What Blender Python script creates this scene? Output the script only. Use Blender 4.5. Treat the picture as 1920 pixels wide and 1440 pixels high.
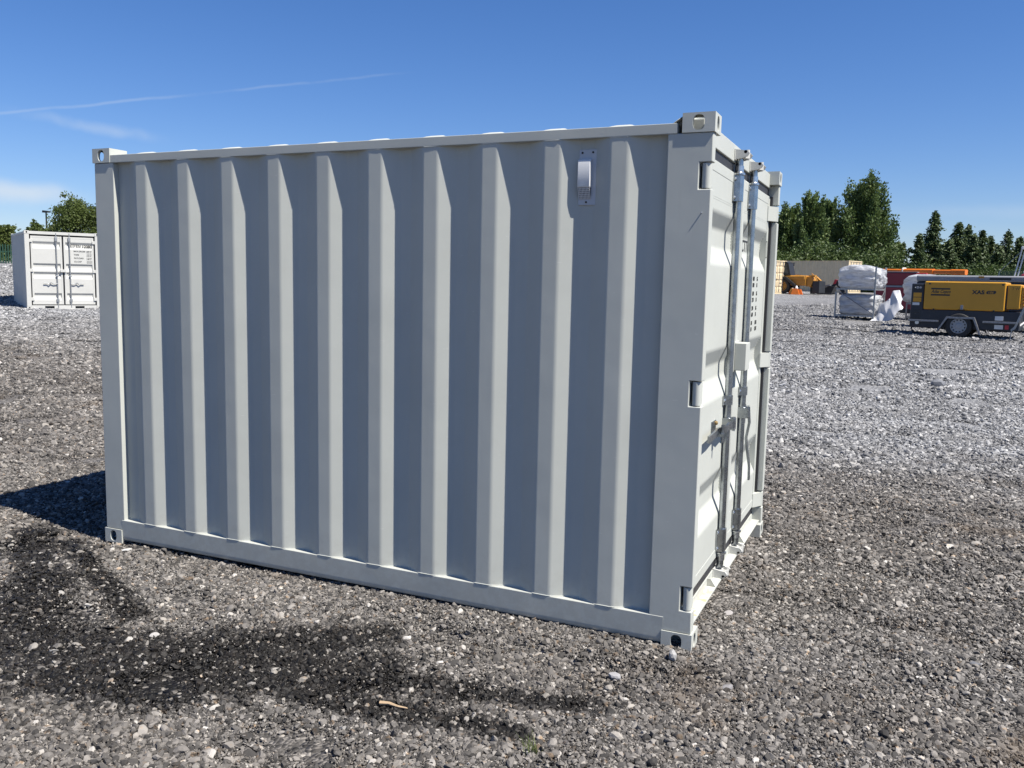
import bpy, bmesh, math, random
import numpy as np
from mathutils import Vector, Matrix

for o in list(bpy.data.objects): bpy.data.objects.remove(o)
SC = bpy.context.scene
COL = SC.collection
rad = math.radians

# ------------------------------------------------------------------ camera
CAM = np.array([0.739, -3.577, 1.565])
YAW, PITCH, ROLL, FPX = rad(-24.162), rad(6.67), rad(1.183), 1628.8
FW = np.array([math.sin(YAW)*math.cos(PITCH), math.cos(YAW)*math.cos(PITCH), -math.sin(PITCH)])
_rt = np.array([math.cos(YAW), -math.sin(YAW), 0.0]); _up = np.cross(_rt, FW)
RT = _rt*math.cos(ROLL) + _up*math.sin(ROLL); UP = -_rt*math.sin(ROLL) + _up*math.cos(ROLL)
cd = bpy.data.cameras.new('camera'); cam = bpy.data.objects.new('camera', cd); COL.objects.link(cam)
cd.sensor_width = 36.0; cd.lens = FPX/1920*36.0; cd.clip_start = 0.05; cd.clip_end = 3000
cam.matrix_world = Matrix(((RT[0], UP[0], -FW[0], CAM[0]), (RT[1], UP[1], -FW[1], CAM[1]), (RT[2], UP[2], -FW[2], CAM[2]), (0, 0, 0, 1)))
SC.camera = cam

def ray(u, v):
    return FW + RT*(u-960)/FPX - UP*(v-720)/FPX

# ------------------------------------------------------------------ light
SUN_EL, SUN_OFF = rad(56.0), rad(8.8)
SUN = Vector((math.cos(SUN_EL)*math.cos(SUN_OFF), -math.cos(SUN_EL)*math.sin(SUN_OFF), math.sin(SUN_EL)))
sl = bpy.data.lights.new('sun', 'SUN'); so = bpy.data.objects.new('sun', sl); COL.objects.link(so)
sl.energy = 5.0; sl.angle = rad(0.53); sl.color = (1.0, 0.955, 0.88)
so.rotation_euler = SUN.to_track_quat('Z', 'Y').to_euler(); so.location = (6, -2, 9)
SKY_STRENGTH = 0.0528
SC.view_settings.view_transform = 'Standard'; SC.view_settings.look = 'None'
SC.view_settings.exposure = 0.90; SC.view_settings.gamma = 1.0
SC.view_settings.use_curve_mapping = False
SC.cycles.max_bounces = 5; SC.cycles.diffuse_bounces = 3; SC.cycles.glossy_bounces = 3; SC.cycles.transmission_bounces = 2

W = bpy.data.worlds.new('World'); SC.world = W; W.use_nodes = True
wn, wl = W.node_tree.nodes, W.node_tree.links
wn.clear()
sky = wn.new('ShaderNodeTexSky'); sky.sky_type = 'NISHITA'; sky.sun_disc = False
sky.sun_elevation = SUN_EL
sky.sun_rotation = math.atan2(SUN.x, SUN.y)
sky.altitude = 60; sky.air_density = 1.0; sky.dust_density = 0.1; sky.ozone_density = 3.0
wtc = wn.new('ShaderNodeTexCoord')

def wmath(op, a, b=None, clamp=False):
    n = wn.new('ShaderNodeMath'); n.operation = op; n.use_clamp = clamp
    for i, s in enumerate((a, b)):
        if s is None: continue
        if isinstance(s, (int, float)): n.inputs[i].default_value = s
        else: wl.new(s, n.inputs[i])
    return n.outputs[0]
def wdot(vec):
    n = wn.new('ShaderNodeVectorMath'); n.operation = 'DOT_PRODUCT'
    wl.new(wtc.outputs['Generated'], n.inputs[0]); n.inputs[1].default_value = vec
    return n.outputs['Value']
def wramp(val, lo, hi):
    n = wn.new('ShaderNodeMapRange'); n.interpolation_type = 'SMOOTHSTEP'; n.clamp = True
    wl.new(val, n.inputs[0]); n.inputs[1].default_value = lo; n.inputs[2].default_value = hi
    return n.outputs[0]
def wnoise(scale, detail=4, stretch=(1, 1, 1)):
    m = wn.new('ShaderNodeMapping'); m.inputs['Scale'].default_value = stretch
    wl.new(wtc.outputs['Generated'], m.inputs[0])
    n = wn.new('ShaderNodeTexNoise'); n.inputs['Scale'].default_value = scale; n.inputs['Detail'].default_value = detail
    wl.new(m.outputs[0], n.inputs['Vector'])
    return n.outputs[0]
def unit(v): return v/np.linalg.norm(v)
def streak(p0, p1, half, amount, nscale, nlo, nhi, fade=0.10):
    """a thin cloud along the great circle through two directions of the sky"""
    d0, d1 = unit(ray(*p0)), unit(ray(*p1))
    n = unit(np.cross(d0, d1)); t = unit(np.cross(n, d0)); L = math.acos(float(np.clip(d0@d1, -1, 1)))
    nz = wnoise(nscale, 5)
    off = wmath('MULTIPLY', wmath('SUBTRACT', nz, 0.5), half*1.6)
    across = wmath('ABSOLUTE', wmath('ADD', wdot(n), off))
    body = wmath('SUBTRACT', 1.0, wramp(across, 0.0, half))
    along = wdot(t)
    body = wmath('MULTIPLY', body, wramp(along, -fade, fade*0.5))
    body = wmath('MULTIPLY', body, wmath('SUBTRACT', 1.0, wramp(along, math.sin(L)-fade*0.5, math.sin(L)+fade*0.3)))
    body = wmath('MULTIPLY', body, wramp(wnoise(nscale*0.6, 5), nlo, nhi))
    return wmath('MULTIPLY', body, amount)
parts = [streak((-120, 224), (360, 178), 0.0024, 0.17, 26, 0.25, 0.6),
         streak((430, 170), (740, 139), 0.0022, 0.13, 30, 0.25, 0.65),
         streak((90, 222), (320, 262), 0.0085, 0.28, 22, 0.3, 0.7, 0.06),
         streak((-260, 330), (210, 378), 0.016, 0.62, 14, 0.25, 0.6, 0.10),
         streak((-900, 300), (-260, 330), 0.020, 0.5, 14, 0.25, 0.65, 0.2),
         streak((1500, 400), (2300, 392), 0.010, 0.16, 12, 0.3, 0.7, 0.15)]
mask = parts[0]
for p in parts[1:]: mask = wmath('MAXIMUM', mask, p)
mx = wn.new('ShaderNodeMix'); mx.data_type = 'RGBA'
hs = wn.new('ShaderNodeHueSaturation'); hs.inputs['Saturation'].default_value = 1.15
tint = wn.new('ShaderNodeMix'); tint.data_type = 'RGBA'; tint.blend_type = 'MULTIPLY'; tint.inputs[0].default_value = 1.0; tint.inputs[7].default_value = (0.94, 1.0, 1.26, 1)
wl.new(sky.outputs[0], tint.inputs[6]); wl.new(tint.outputs[2], hs.inputs['Color'])
wl.new(mask, mx.inputs[0]); wl.new(hs.outputs[0], mx.inputs[6]); mx.inputs[7].default_value = (7.6, 8.2, 8.8, 1)
bg = wn.new('ShaderNodeBackground'); bg.inputs[1].default_value = SKY_STRENGTH
wl.new(mx.outputs[2], bg.inputs[0])
wo = wn.new('ShaderNodeOutputWorld'); wl.new(bg.outputs[0], wo.inputs[0])

# ------------------------------------------------------------------ helpers
def obj(name, bm, mat, parent=None, smooth=True, angle=35):
    me = bpy.data.meshes.new(name)
    if isinstance(bm, bmesh.types.BMesh):
        bmesh.ops.recalc_face_normals(bm, faces=bm.faces)
        bm.to_mesh(me); bm.free()
    else:
        me.from_pydata(*bm)
    o = bpy.data.objects.new(name, me); COL.objects.link(o)
    if mat: me.materials.append(mat)
    if smooth:
        me.shade_smooth(); me.set_sharp_from_angle(angle=rad(angle))
        wm = o.modifiers.new('flat_faces', 'WEIGHTED_NORMAL'); wm.keep_sharp = True; wm.weight = 60
    if parent: o.parent = parent
    return o
def gauge(o):
    m = o.modifiers.new('gauge', 'SOLIDIFY'); o.modifiers.move(len(o.modifiers)-1, 0)
    return m
def meta(o, label=None, cat=None, group=None, kind=None):
    for k, v in (('label', label), ('category', cat), ('group', group), ('kind', kind)):
        if v: o[k] = v
    return o
def thing(name, label, cat, loc=(0, 0, 0), rz=0, group=None):
    o = bpy.data.objects.new(name, None); COL.objects.link(o)
    o.empty_display_size = 0.3
    o.location = loc; o.rotation_euler = (0, 0, rz)
    return meta(o, label, cat, group)
def copy_tree(o, parent=None):
    c = o.copy(); COL.objects.link(c); c.parent = parent
    for ch in list(o.children): copy_tree(ch, c)
    return c
BM = bmesh.new
def box(bm, a, b, bev=0.0, seg=2):
    a, b = [min(p, q) for p, q in zip(a, b)], [max(p, q) for p, q in zip(a, b)]
    vs = [bm.verts.new((x, y, z)) for x in (a[0], b[0]) for y in (a[1], b[1]) for z in (a[2], b[2])]
    fs = [bm.faces.new([vs[i] for i in f]) for f in ((0, 1, 3, 2), (4, 6, 7, 5), (0, 4, 5, 1), (2, 3, 7, 6), (0, 2, 6, 4), (1, 5, 7, 3))]
    if bev:
        es = list({e for f in fs for e in f.edges})
        bmesh.ops.bevel(bm, geom=es, offset=bev, segments=seg, affect='EDGES', profile=0.5, clamp_overlap=True)
    return bm
def cyl(bm, p0, p1, r, seg=14, r2=None, caps=True):
    p0, p1 = Vector(p0), Vector(p1); d = (p1-p0).normalized()
    x = d.orthogonal().normalized(); y = d.cross(x); r2 = r if r2 is None else r2
    A = [bm.verts.new(p0+(x*math.cos(t)+y*math.sin(t))*r) for t in [2*math.pi*i/seg for i in range(seg)]]
    B = [bm.verts.new(p1+(x*math.cos(t)+y*math.sin(t))*r2) for t in [2*math.pi*i/seg for i in range(seg)]]
    for i in range(seg): bm.faces.new((A[i], A[(i+1) % seg], B[(i+1) % seg], B[i]))
    if caps: bm.faces.new(A[::-1]); bm.faces.new(B)
    return bm
def tube(bm, pts, r, seg=8):
    for i in range(len(pts)-1):
        cyl(bm, pts[i], pts[i+1], r, seg)
    return bm
def prism(bm, poly, axis, a0, a1):
    """extrude a 2-D polygon along an axis (0:x -> (y,z), 1:y -> (x,z), 2:z -> (x,y))"""
    def P(p, t):
        q = list(p); q.insert(axis, t); return q
    A = [bm.verts.new(P(p, a0)) for p in poly]; B = [bm.verts.new(P(p, a1)) for p in poly]
    n = len(poly)
    for i in range(n): bm.faces.new((A[i], A[(i+1) % n], B[(i+1) % n], B[i]))
    bm.faces.new(A[::-1]); bm.faces.new(B)
    return bm
def lathe(bm, prof, p0, axis, seg=24):
    """profile [(r, t)] turned round axis direction at p0"""
    p0 = Vector(p0); d = Vector(axis).normalized(); x = d.orthogonal().normalized(); y = d.cross(x)
    rings = []
    for r, t in prof:
        rings.append([bm.verts.new(p0+d*t+(x*math.cos(a)+y*math.sin(a))*max(r, 1e-4)) for a in [2*math.pi*i/seg for i in range(seg)]])
    for A, B in zip(rings, rings[1:]):
        for i in range(seg): bm.faces.new((A[i], A[(i+1) % seg], B[(i+1) % seg], B[i]))
    bm.faces.new(rings[0][::-1]); bm.faces.new(rings[-1])
    return bm
def holed_box(bm, a, b, t, holes):
    """hollow box; holes {(axis, side): (ru, rv)} opens an oval in that face"""
    a, b = list(a), list(b)
    for ax in range(3):
        ua, va = [i for i in range(3) if i != ax]
        for side in (0, 1):
            lvl = (a, b)[side][ax]; inn = lvl + (t if side == 0 else -t)
            def P(u, v, l):
                q = [0, 0, 0]; q[ax] = l; q[ua] = u; q[va] = v; return q
            cu, cv = (a[ua]+b[ua])/2, (a[va]+b[va])/2; hu, hv = (b[ua]-a[ua])/2, (b[va]-a[va])/2
            h = holes.get((ax, side))
            if not h:
                bm.faces.new([bm.verts.new(P(u, v, lvl)) for u, v in ((a[ua], a[va]), (b[ua], a[va]), (b[ua], b[va]), (a[ua], b[va]))])
                continue
            ru, rv = h; c = math.atan2(hv, hu)
            ang = sorted([2*math.pi*i/28 for i in range(28)] + [c, math.pi-c, math.pi+c, 2*math.pi-c])
            O, I, J = [], [], []
            for q in ang:
                ca, sa = math.cos(q), math.sin(q)
                k = min(hu/abs(ca) if abs(ca) > 1e-6 else 9, hv/abs(sa) if abs(sa) > 1e-6 else 9)
                e = 1/((abs(ca)/ru)**2.6 + (abs(sa)/rv)**2.6)**(1/2.6)
                O.append(bm.verts.new(P(cu+k*ca, cv+k*sa, lvl)))
                I.append(bm.verts.new(P(cu+e*ca, cv+e*sa, lvl)))
                J.append(bm.verts.new(P(cu+e*ca, cv+e*sa, inn)))
            n = len(ang)
            for i in range(n):
                j = (i+1) % n
                bm.faces.new((O[i], O[j], I[j], I[i])); bm.faces.new((I[i], I[j], J[j], J[i]))
    return bm
def round_profile(pts, r, seg=3):
    """round the corners of a 2-D polyline"""
    out = [pts[0]]
    for i in range(1, len(pts)-1):
        p, a, b = Vector(pts[i]), Vector(pts[i-1]), Vector(pts[i+1])
        d0, d1 = (a-p), (b-p); k = min(r, d0.length*.45, d1.length*.45)
        q0, q1 = p+d0.normalized()*k, p+d1.normalized()*k
        for s in range(seg+1):
            t = s/seg; out.append(tuple((1-t)**2*q0+2*t*(1-t)*p+t*t*q1))
    out.append(pts[-1])
    return out
def sheet(bm, prof, axis_pos, lo, hi):
    """open profile (list of 2-D points) swept between lo and hi; axis_pos maps (p, t) to xyz"""
    A = [bm.verts.new(axis_pos(p, lo)) for p in prof]; B = [bm.verts.new(axis_pos(p, hi)) for p in prof]
    for i in range(len(prof)-1): bm.faces.new((A[i], A[i+1], B[i+1], B[i]))
    return bm
def text(s, size, mat, parent, mw, name='lettering', shear=0.0, sx=1.0, space=1.0, bold=0.0):
    cu = bpy.data.curves.new(name, 'FONT'); cu.body = s; cu.size = size; cu.shear = shear; cu.space_character = space
    cu.extrude = 0.0006; cu.offset = bold
    t = bpy.data.objects.new('tmp', cu); COL.objects.link(t)
    bpy.context.view_layer.update()
    me = bpy.data.meshes.new_from_object(t.evaluated_get(bpy.context.evaluated_depsgraph_get()))
    bpy.data.objects.remove(t); bpy.data.curves.remove(cu)
    me.transform(mw @ Matrix.Diagonal((sx, 1, 1, 1)))
    me.materials.clear(); me.materials.append(mat); me.name = name
    o = bpy.data.objects.new(name, me); COL.objects.link(o); o.parent = parent
    return o
def frame_mat(origin, xdir, ydir):
    x, y = Vector(xdir).normalized(), Vector(ydir).normalized(); z = x.cross(y)
    return Matrix(((x.x, y.x, z.x, origin[0]), (x.y, y.y, z.y, origin[1]), (x.z, y.z, z.z, origin[2]), (0, 0, 0, 1)))

# ------------------------------------------------------------------ materials
class NT:
    def __init__(s, name):
        s.m = bpy.data.materials.new(name); s.m.use_nodes = True
        s.n, s.l = s.m.node_tree.nodes, s.m.node_tree.links; s.n.clear()
        s.out = s.n.new('ShaderNodeOutputMaterial')
    def node(s, t, **kw):
        n = s.n.new(t)
        for k, v in kw.items(): setattr(n, k, v)
        return n
    def put(s, sock, v):
        if isinstance(v, bpy.types.NodeSocket): s.l.new(v, sock)
        elif v is not None: sock.default_value = v
    def math(s, op, a, b=None, c=None, clamp=False):
        n = s.node('ShaderNodeMath', operation=op, use_clamp=clamp)
        for i, v in enumerate((a, b, c)): s.put(n.inputs[i], v)
        return n.outputs[0]
    def vec(s, op, a, b=None, out=0):
        n = s.node('ShaderNodeVectorMath', operation=op)
        s.put(n.inputs[0], a); s.put(n.inputs[1], b)
        return n.outputs[out]
    def noise(s, vec, scale, detail=4, rough=0.5):
        n = s.node('ShaderNodeTexNoise'); s.put(n.inputs['Vector'], vec)
        n.inputs['Scale'].default_value = scale; n.inputs['Detail'].default_value = detail; n.inputs['Roughness'].default_value = rough
        return n.outputs[0]
    def vor(s, vec, scale, out='Distance', feature='F1'):
        n = s.node('ShaderNodeTexVoronoi', feature=feature); s.put(n.inputs['Vector'], vec); n.inputs['Scale'].default_value = scale
        return n.outputs[out]
    def smooth(s, v, lo, hi, a=0.0, b=1.0):
        n = s.node('ShaderNodeMapRange', interpolation_type='SMOOTHSTEP', clamp=True)
        s.put(n.inputs[0], v)
        for i, k in enumerate((lo, hi, a, b)): n.inputs[i+1].default_value = k
        return n.outputs[0]
    def mix(s, f, a, b, mode='MIX'):
        n = s.node('ShaderNodeMix', data_type='RGBA', blend_type=mode)
        s.put(n.inputs[0], f)
        for i, v in ((6, a), (7, b)):
            s.put(n.inputs[i], (*v, 1) if isinstance(v, tuple) and len(v) == 3 else v)
        return n.outputs[2]
    def ramp(s, f, stops, interp='LINEAR'):
        n = s.node('ShaderNodeValToRGB'); s.put(n.inputs[0], f); e = n.color_ramp.elements; n.color_ramp.interpolation = interp
        while len(e) < len(stops): e.new(0.5)
        for k, (p, c) in zip(e, stops): k.position = p; k.color = (*c, 1)
        return n.outputs[0]
    def bump(s, h, strength, dist=0.01):
        n = s.node('ShaderNodeBump'); n.inputs['Strength'].default_value = strength; n.inputs['Distance'].default_value = dist
        s.put(n.inputs['Height'], h)
        return n.outputs[0]
    def pri(s, color, rough=0.5, metal=0.0, normal=None, spec=0.5, **kw):
        n = s.node('ShaderNodeBsdfPrincipled')
        s.put(n.inputs['Base Color'], (*color, 1) if isinstance(color, tuple) else color)
        s.put(n.inputs['Roughness'], rough); s.put(n.inputs['Metallic'], metal); n.inputs['Specular IOR Level'].default_value = spec
        if normal is not None: s.put(n.inputs['Normal'], normal)
        for k, v in kw.items(): s.put(n.inputs[k], v)
        return n.outputs[0]
    def done(s, sh): s.l.new(sh, s.out.inputs[0]); return s.m
    @property
    def pos(s): return s.node('ShaderNodeNewGeometry').outputs['Position']
    @property
    def objc(s): return s.node('ShaderNodeTexCoord').outputs['Object']

def paint(name, col, rough=0.42, var=0.06, peel=0.10, dirt=0.10, dirtcol=(0.20, 0.17, 0.13), scale=1.0, spec=0.5, splash=0.0, wave=6.0):
    t = NT(name); p = t.objc
    n1 = t.noise(p, 2.3*scale, 5, 0.6); n2 = t.noise(p, 14*scale, 4, 0.6)
    dark = tuple(c*(1-var) for c in col)
    c = t.mix(t.smooth(n1, 0.35, 0.7), col, dark)
    d = t.math('MULTIPLY', t.smooth(n2, 0.56, 0.78), dirt)
    c = t.mix(d, c, dirtcol)
    if splash:
        sp = t.node('ShaderNodeSeparateXYZ'); t.put(sp.inputs[0], p)
        low = t.smooth(sp.outputs[2], 0.02, 0.42, 1.0, 0.0)
        spk = t.math('MULTIPLY', t.smooth(t.math('ADD', t.noise(p, 23, 5, 0.75), t.math('MULTIPLY', low, 0.16)), 0.56, 0.70), low)
        c = t.mix(t.math('MULTIPLY', spk, splash), c, (0.27, 0.235, 0.19))
        m = t.node('ShaderNodeMapping'); t.put(m.inputs[0], p); m.inputs['Scale'].default_value = (9.0, 9.0, 0.55)
        run = t.math('MULTIPLY', t.smooth(t.noise(m.outputs[0], 3.0, 4, 0.6), 0.60, 0.78), 0.10)
        c = t.mix(run, c, (0.33, 0.31, 0.27))
        m2 = t.node('ShaderNodeMapping'); t.put(m2.inputs[0], p); m2.inputs['Scale'].default_value = (3.0, 3.0, 16.0); m2.inputs['Rotation'].default_value = (0.3, 0.7, 0.2)
        scr = t.math('MULTIPLY', t.smooth(t.noise(m2.outputs[0], 8.0, 2, 0.5), 0.735, 0.76), 0.30)
        c = t.mix(scr, c, (0.60, 0.60, 0.56))
    r = t.math('ADD', rough-0.06, t.math('MULTIPLY', n2, 0.14))
    b = t.bump(t.math('ADD', t.noise(p, 420*scale, 2), t.math('MULTIPLY', t.noise(p, 3.2*scale, 2), wave)), peel, 0.0012)
    return t.done(t.pri(c, r, normal=b, spec=spec))
def metal(name, col=(0.52, 0.55, 0.57), rough=0.34, met=1.0, sc=1.0):
    t = NT(name); p = t.objc
    n = t.noise(p, 26*sc, 4, 0.65)
    c = t.mix(t.smooth(n, 0.3, 0.7), col, tuple(k*0.72 for k in col))
    r = t.math('ADD', rough-0.08, t.math('MULTIPLY', t.noise(p, 60*sc, 3), 0.2))
    return t.done(t.pri(c, r, met))
def plain(name, col, rough=0.6, var=0.25, scale=12, met=0.0, bump=0.15, spec=0.5):
    t = NT(name); p = t.objc
    n = t.noise(p, scale, 5, 0.6)
    c = t.mix(n, col, tuple(k*(1-var) for k in col))
    return t.done(t.pri(c, rough, met, t.bump(t.noise(p, scale*9, 3), bump, 0.003), spec))

M = {}
M['paint'] = paint('cream_grey_paint', (0.444, 0.455, 0.416), 0.50, 0.05, 0.16, 0.07, (0.36, 0.33, 0.27), spec=0.14, splash=0.16, wave=14.0)
M['cream'] = paint('cream_container_paint', (0.49, 0.485, 0.45), 0.5, 0.05, 0.05, 0.10)
M['tan'] = paint('tan_container_paint', (0.64, 0.52, 0.335), 0.55, 0.12, 0.05, 0.35, (0.25, 0.18, 0.11))
M['sill_rust'] = NT('stained_sill')
def _sill():
    t = M['sill_rust']; p = t.objc
    n = t.noise(p, 9, 6, 0.7)
    c = t.mix(t.smooth(n, 0.42, 0.62), (0.70, 0.68, 0.60), (0.55, 0.40, 0.22))
    c = t.mix(t.smooth(t.noise(p, 31, 5, 0.7), 0.55, 0.75), c, (0.30, 0.16, 0.07))
    M['sill_rust'] = t.done(t.pri(c, 0.6))
_sill()
M['zinc'] = metal('galvanised_steel', (0.43, 0.455, 0.47), 0.27)
M['zinc_bright'] = metal('bright_galvanised_steel', (0.66, 0.68, 0.69), 0.30)
M['zinc_dull'] = metal('weathered_galvanised_steel', (0.40, 0.41, 0.41), 0.5, 0.8)
M['rubber'] = plain('black_rubber', (0.028, 0.028, 0.032), 0.6, 0.3)
M['dark'] = plain('dark_interior', (0.02, 0.02, 0.02), 0.8, 0.2)
M['print'] = plain('black_print', (0.03, 0.03, 0.03), 0.6, 0.2)
M['brass'] = metal('brass_bolt', (0.60, 0.40, 0.16), 0.4)
M['grey_plastic'] = paint('pale_grey_plastic', (0.62, 0.62, 0.61), 0.40, 0.03, 0.04, 0.02)
M['vent_plate'] = paint('vent_plate', (0.46, 0.475, 0.49), 0.45, 0.04, 0.05, 0.04)
M['floor'] = plain('plywood_floor', (0.30, 0.20, 0.11), 0.7, 0.3, 6)

# ------------------------------------------------------------------ terrain
def ss(a, b, t):
    t = np.clip((t-a)/(b-a), 0, 1); return t*t*(3-2*t)
BW = unit(np.array([ray(8, 500)[0], ray(8, 500)[1]]))
def terr(x, y):
    x = np.asarray(x, float); y = np.asarray(y, float)
    d = np.hypot(x+1.7, y-1.0)
    z = ss(4, 14, d)*(-.0126*np.clip(x, -80, 80)+.0165*np.clip(y, -40, 80))
    t = (x-CAM[0])*BW[0]+(y-CAM[1])*BW[1]; lat = (x-CAM[0])*(-BW[1])+(y-CAM[1])*BW[0]
    z = z + 1.02*ss(30, 41, t)*(1-ss(2.6, 4.6, -lat))
    return z
def seg_d(x, y, a, b):
    ax, ay = a; bx, by = b; vx, vy = bx-ax, by-ay
    t = np.clip(((x-ax)*vx+(y-ay)*vy)/(vx*vx+vy*vy), 0, 1)
    return np.hypot(x-ax-t*vx, y-ay-t*vy)
def micro(x, y):
    x = np.asarray(x, float); y = np.asarray(y, float)
    d = np.hypot(x-CAM[0], y-CAM[1])
    m = (0.010*np.sin(1.7*x+0.6*y+1.3)+0.009*np.sin(-1.1*x+2.3*y+0.4)+0.006*np.sin(4.1*x-2.2*y)+0.005*np.sin(3.0*x+5.3*y+2.0)+0.004*np.sin(7.9*x-4.7*y+.7))
    inside = (1-ss(-0.25, 0.5, np.maximum(np.maximum(-3.55-x, x-0.1), np.maximum(-0.1-y, y-2.15))))
    m = m*(1-inside) - 0.012*inside
    m = m + 0.020*np.exp(-((y+0.06)/0.085)**2)*ss(-2.4, -1.0, x)*(1-ss(0.0, 0.14, x))
    for a, b, w, h in (((0.35, 1.45), (1.9, 1.75), 0.07, -0.018), ((0.40, 0.85), (1.6, 0.55), 0.10, -0.025), ((0.40, 1.0), (1.6, 0.70), 0.08, 0.018),
                       ((0.75, 1.62), (1.9, 1.92), 0.07, 0.016), ((-3.0, -1.2), (-4.2, 0.3), 0.18, -0.02), ((-2.2, -.7), (-3.8, .0), 0.12, -0.012)):
        m = m + h*np.exp(-(seg_d(x, y, a, b)/w)**2)
    return m*(1-ss(5, 12, d))
def H(x, y): return terr(x, y)+micro(x, y)
def gz(x, y): return float(terr(x, y))
def spot(u, depth, v=560):
    p = CAM+ray(u, v)*depth
    return float(p[0]), float(p[1])
def zat(u, v, depth): return float((CAM+ray(u, v)*depth)[2])

# stain on the gravel: an oil-dark patch with its own outline (world metres, segments with half-width)
STAINS = [((-2.55, -1.20), (-2.05, -1.20), 0.26), ((-2.25, -1.18), (-1.55, -0.88), 0.22), ((-1.75, -.86), (-1.32, -.52), 0.13), ((-1.70, -1.08), (-1.15, -0.80), 0.17),
          ((-2.10, -1.36), (-1.70, -1.26), 0.13), ((-1.20, -0.80), (-0.62, -0.72), 0.060), ((-0.62, -.72), (-0.26, -0.66), 0.055), ((-1.30, -1.02), (-0.76, -0.97), 0.060),
          ((-0.76, -.97), (-0.40, -0.96), 0.045), ((-3.95, -0.10), (-3.10, -0.72), 0.10), ((-3.10, -.72), (-2.70, -1.12), 0.16), ((-3.66, -0.10), (-2.92, -0.52), 0.06), ((-2.92, -.52), (-2.42, -.76), .06)]
def stain_nodes(t, p):
    sep = t.node('ShaderNodeSeparateXYZ'); t.put(sep.inputs[0], p)
    cmb = t.node('ShaderNodeCombineXYZ'); t.put(cmb.inputs[0], sep.outputs[0]); t.put(cmb.inputs[1], sep.outputs[1])
    flat = cmb.outputs[0]
    acc = None
    for a, b, w in STAINS:
        ba = (b[0]-a[0], b[1]-a[1], 0.0); bb = ba[0]**2+ba[1]**2
        pa = t.vec('SUBTRACT', flat, (a[0], a[1], 0.0))
        h = t.math('DIVIDE', t.vec('DOT_PRODUCT', pa, ba, out='Value'), bb, clamp=True)
        sc = t.node('ShaderNodeVectorMath', operation='SCALE'); sc.inputs[0].default_value = ba; t.put(sc.inputs['Scale'], h)
        dd = t.vec('LENGTH', t.vec('SUBTRACT', pa, sc.outputs[0]), out='Value')
        k = t.math('SUBTRACT', 1.0, t.math('DIVIDE', dd, w*2.05))
        acc = k if acc is None else t.math('MAXIMUM', acc, k)
    n = t.math('ADD', t.math('MULTIPLY', t.noise(flat, 7.5, 5, 0.7), 1.9), t.math('MULTIPLY', t.noise(flat, 46, 3, 0.7), 1.7))
    v = t.math('ADD', acc, t.math('SUBTRACT', n, 1.80))
    return t.smooth(v, 0.08, 0.62), sep
def zone_nodes(t, sep):
    """0: brown trodden gravel by the container, 1: pale blue-grey chippings spread beyond it"""
    X, Y = sep.outputs[0], sep.outputs[1]
    cmb = t.node('ShaderNodeCombineXYZ'); t.put(cmb.inputs[0], X); t.put(cmb.inputs[1], Y)
    n = t.noise(cmb.outputs[0], 0.55, 4, 0.6); n2 = t.noise(cmb.outputs[0], 2.6, 3, 0.6)
    wob = t.math('ADD', t.math('MULTIPLY', t.math('SUBTRACT', n, 0.5), 2.8), t.math('MULTIPLY', t.math('SUBTRACT', n2, .5), 1.8))
    # line running past the far end of the container; to the left the change is slow
    v = t.math('ADD', t.math('ADD', t.math('MULTIPLY', Y, 0.80), t.math('MULTIPLY', X, -0.10)), wob)
    right = t.smooth(X, -8.0, -2.5)
    a = t.math('MULTIPLY', t.smooth(v, 2.2, 5.0), right)
    b = t.math('MULTIPLY', t.smooth(v, 4.0, 13.0), t.math('SUBTRACT', 1.0, right))
    fade = t.math('MULTIPLY', t.smooth(t.math('ADD', Y, t.math('MULTIPLY', wob, 1.5)), 13.0, 20.0), right)
    return t.math('ADD', a, b), fade, cmb.outputs[0]

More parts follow.
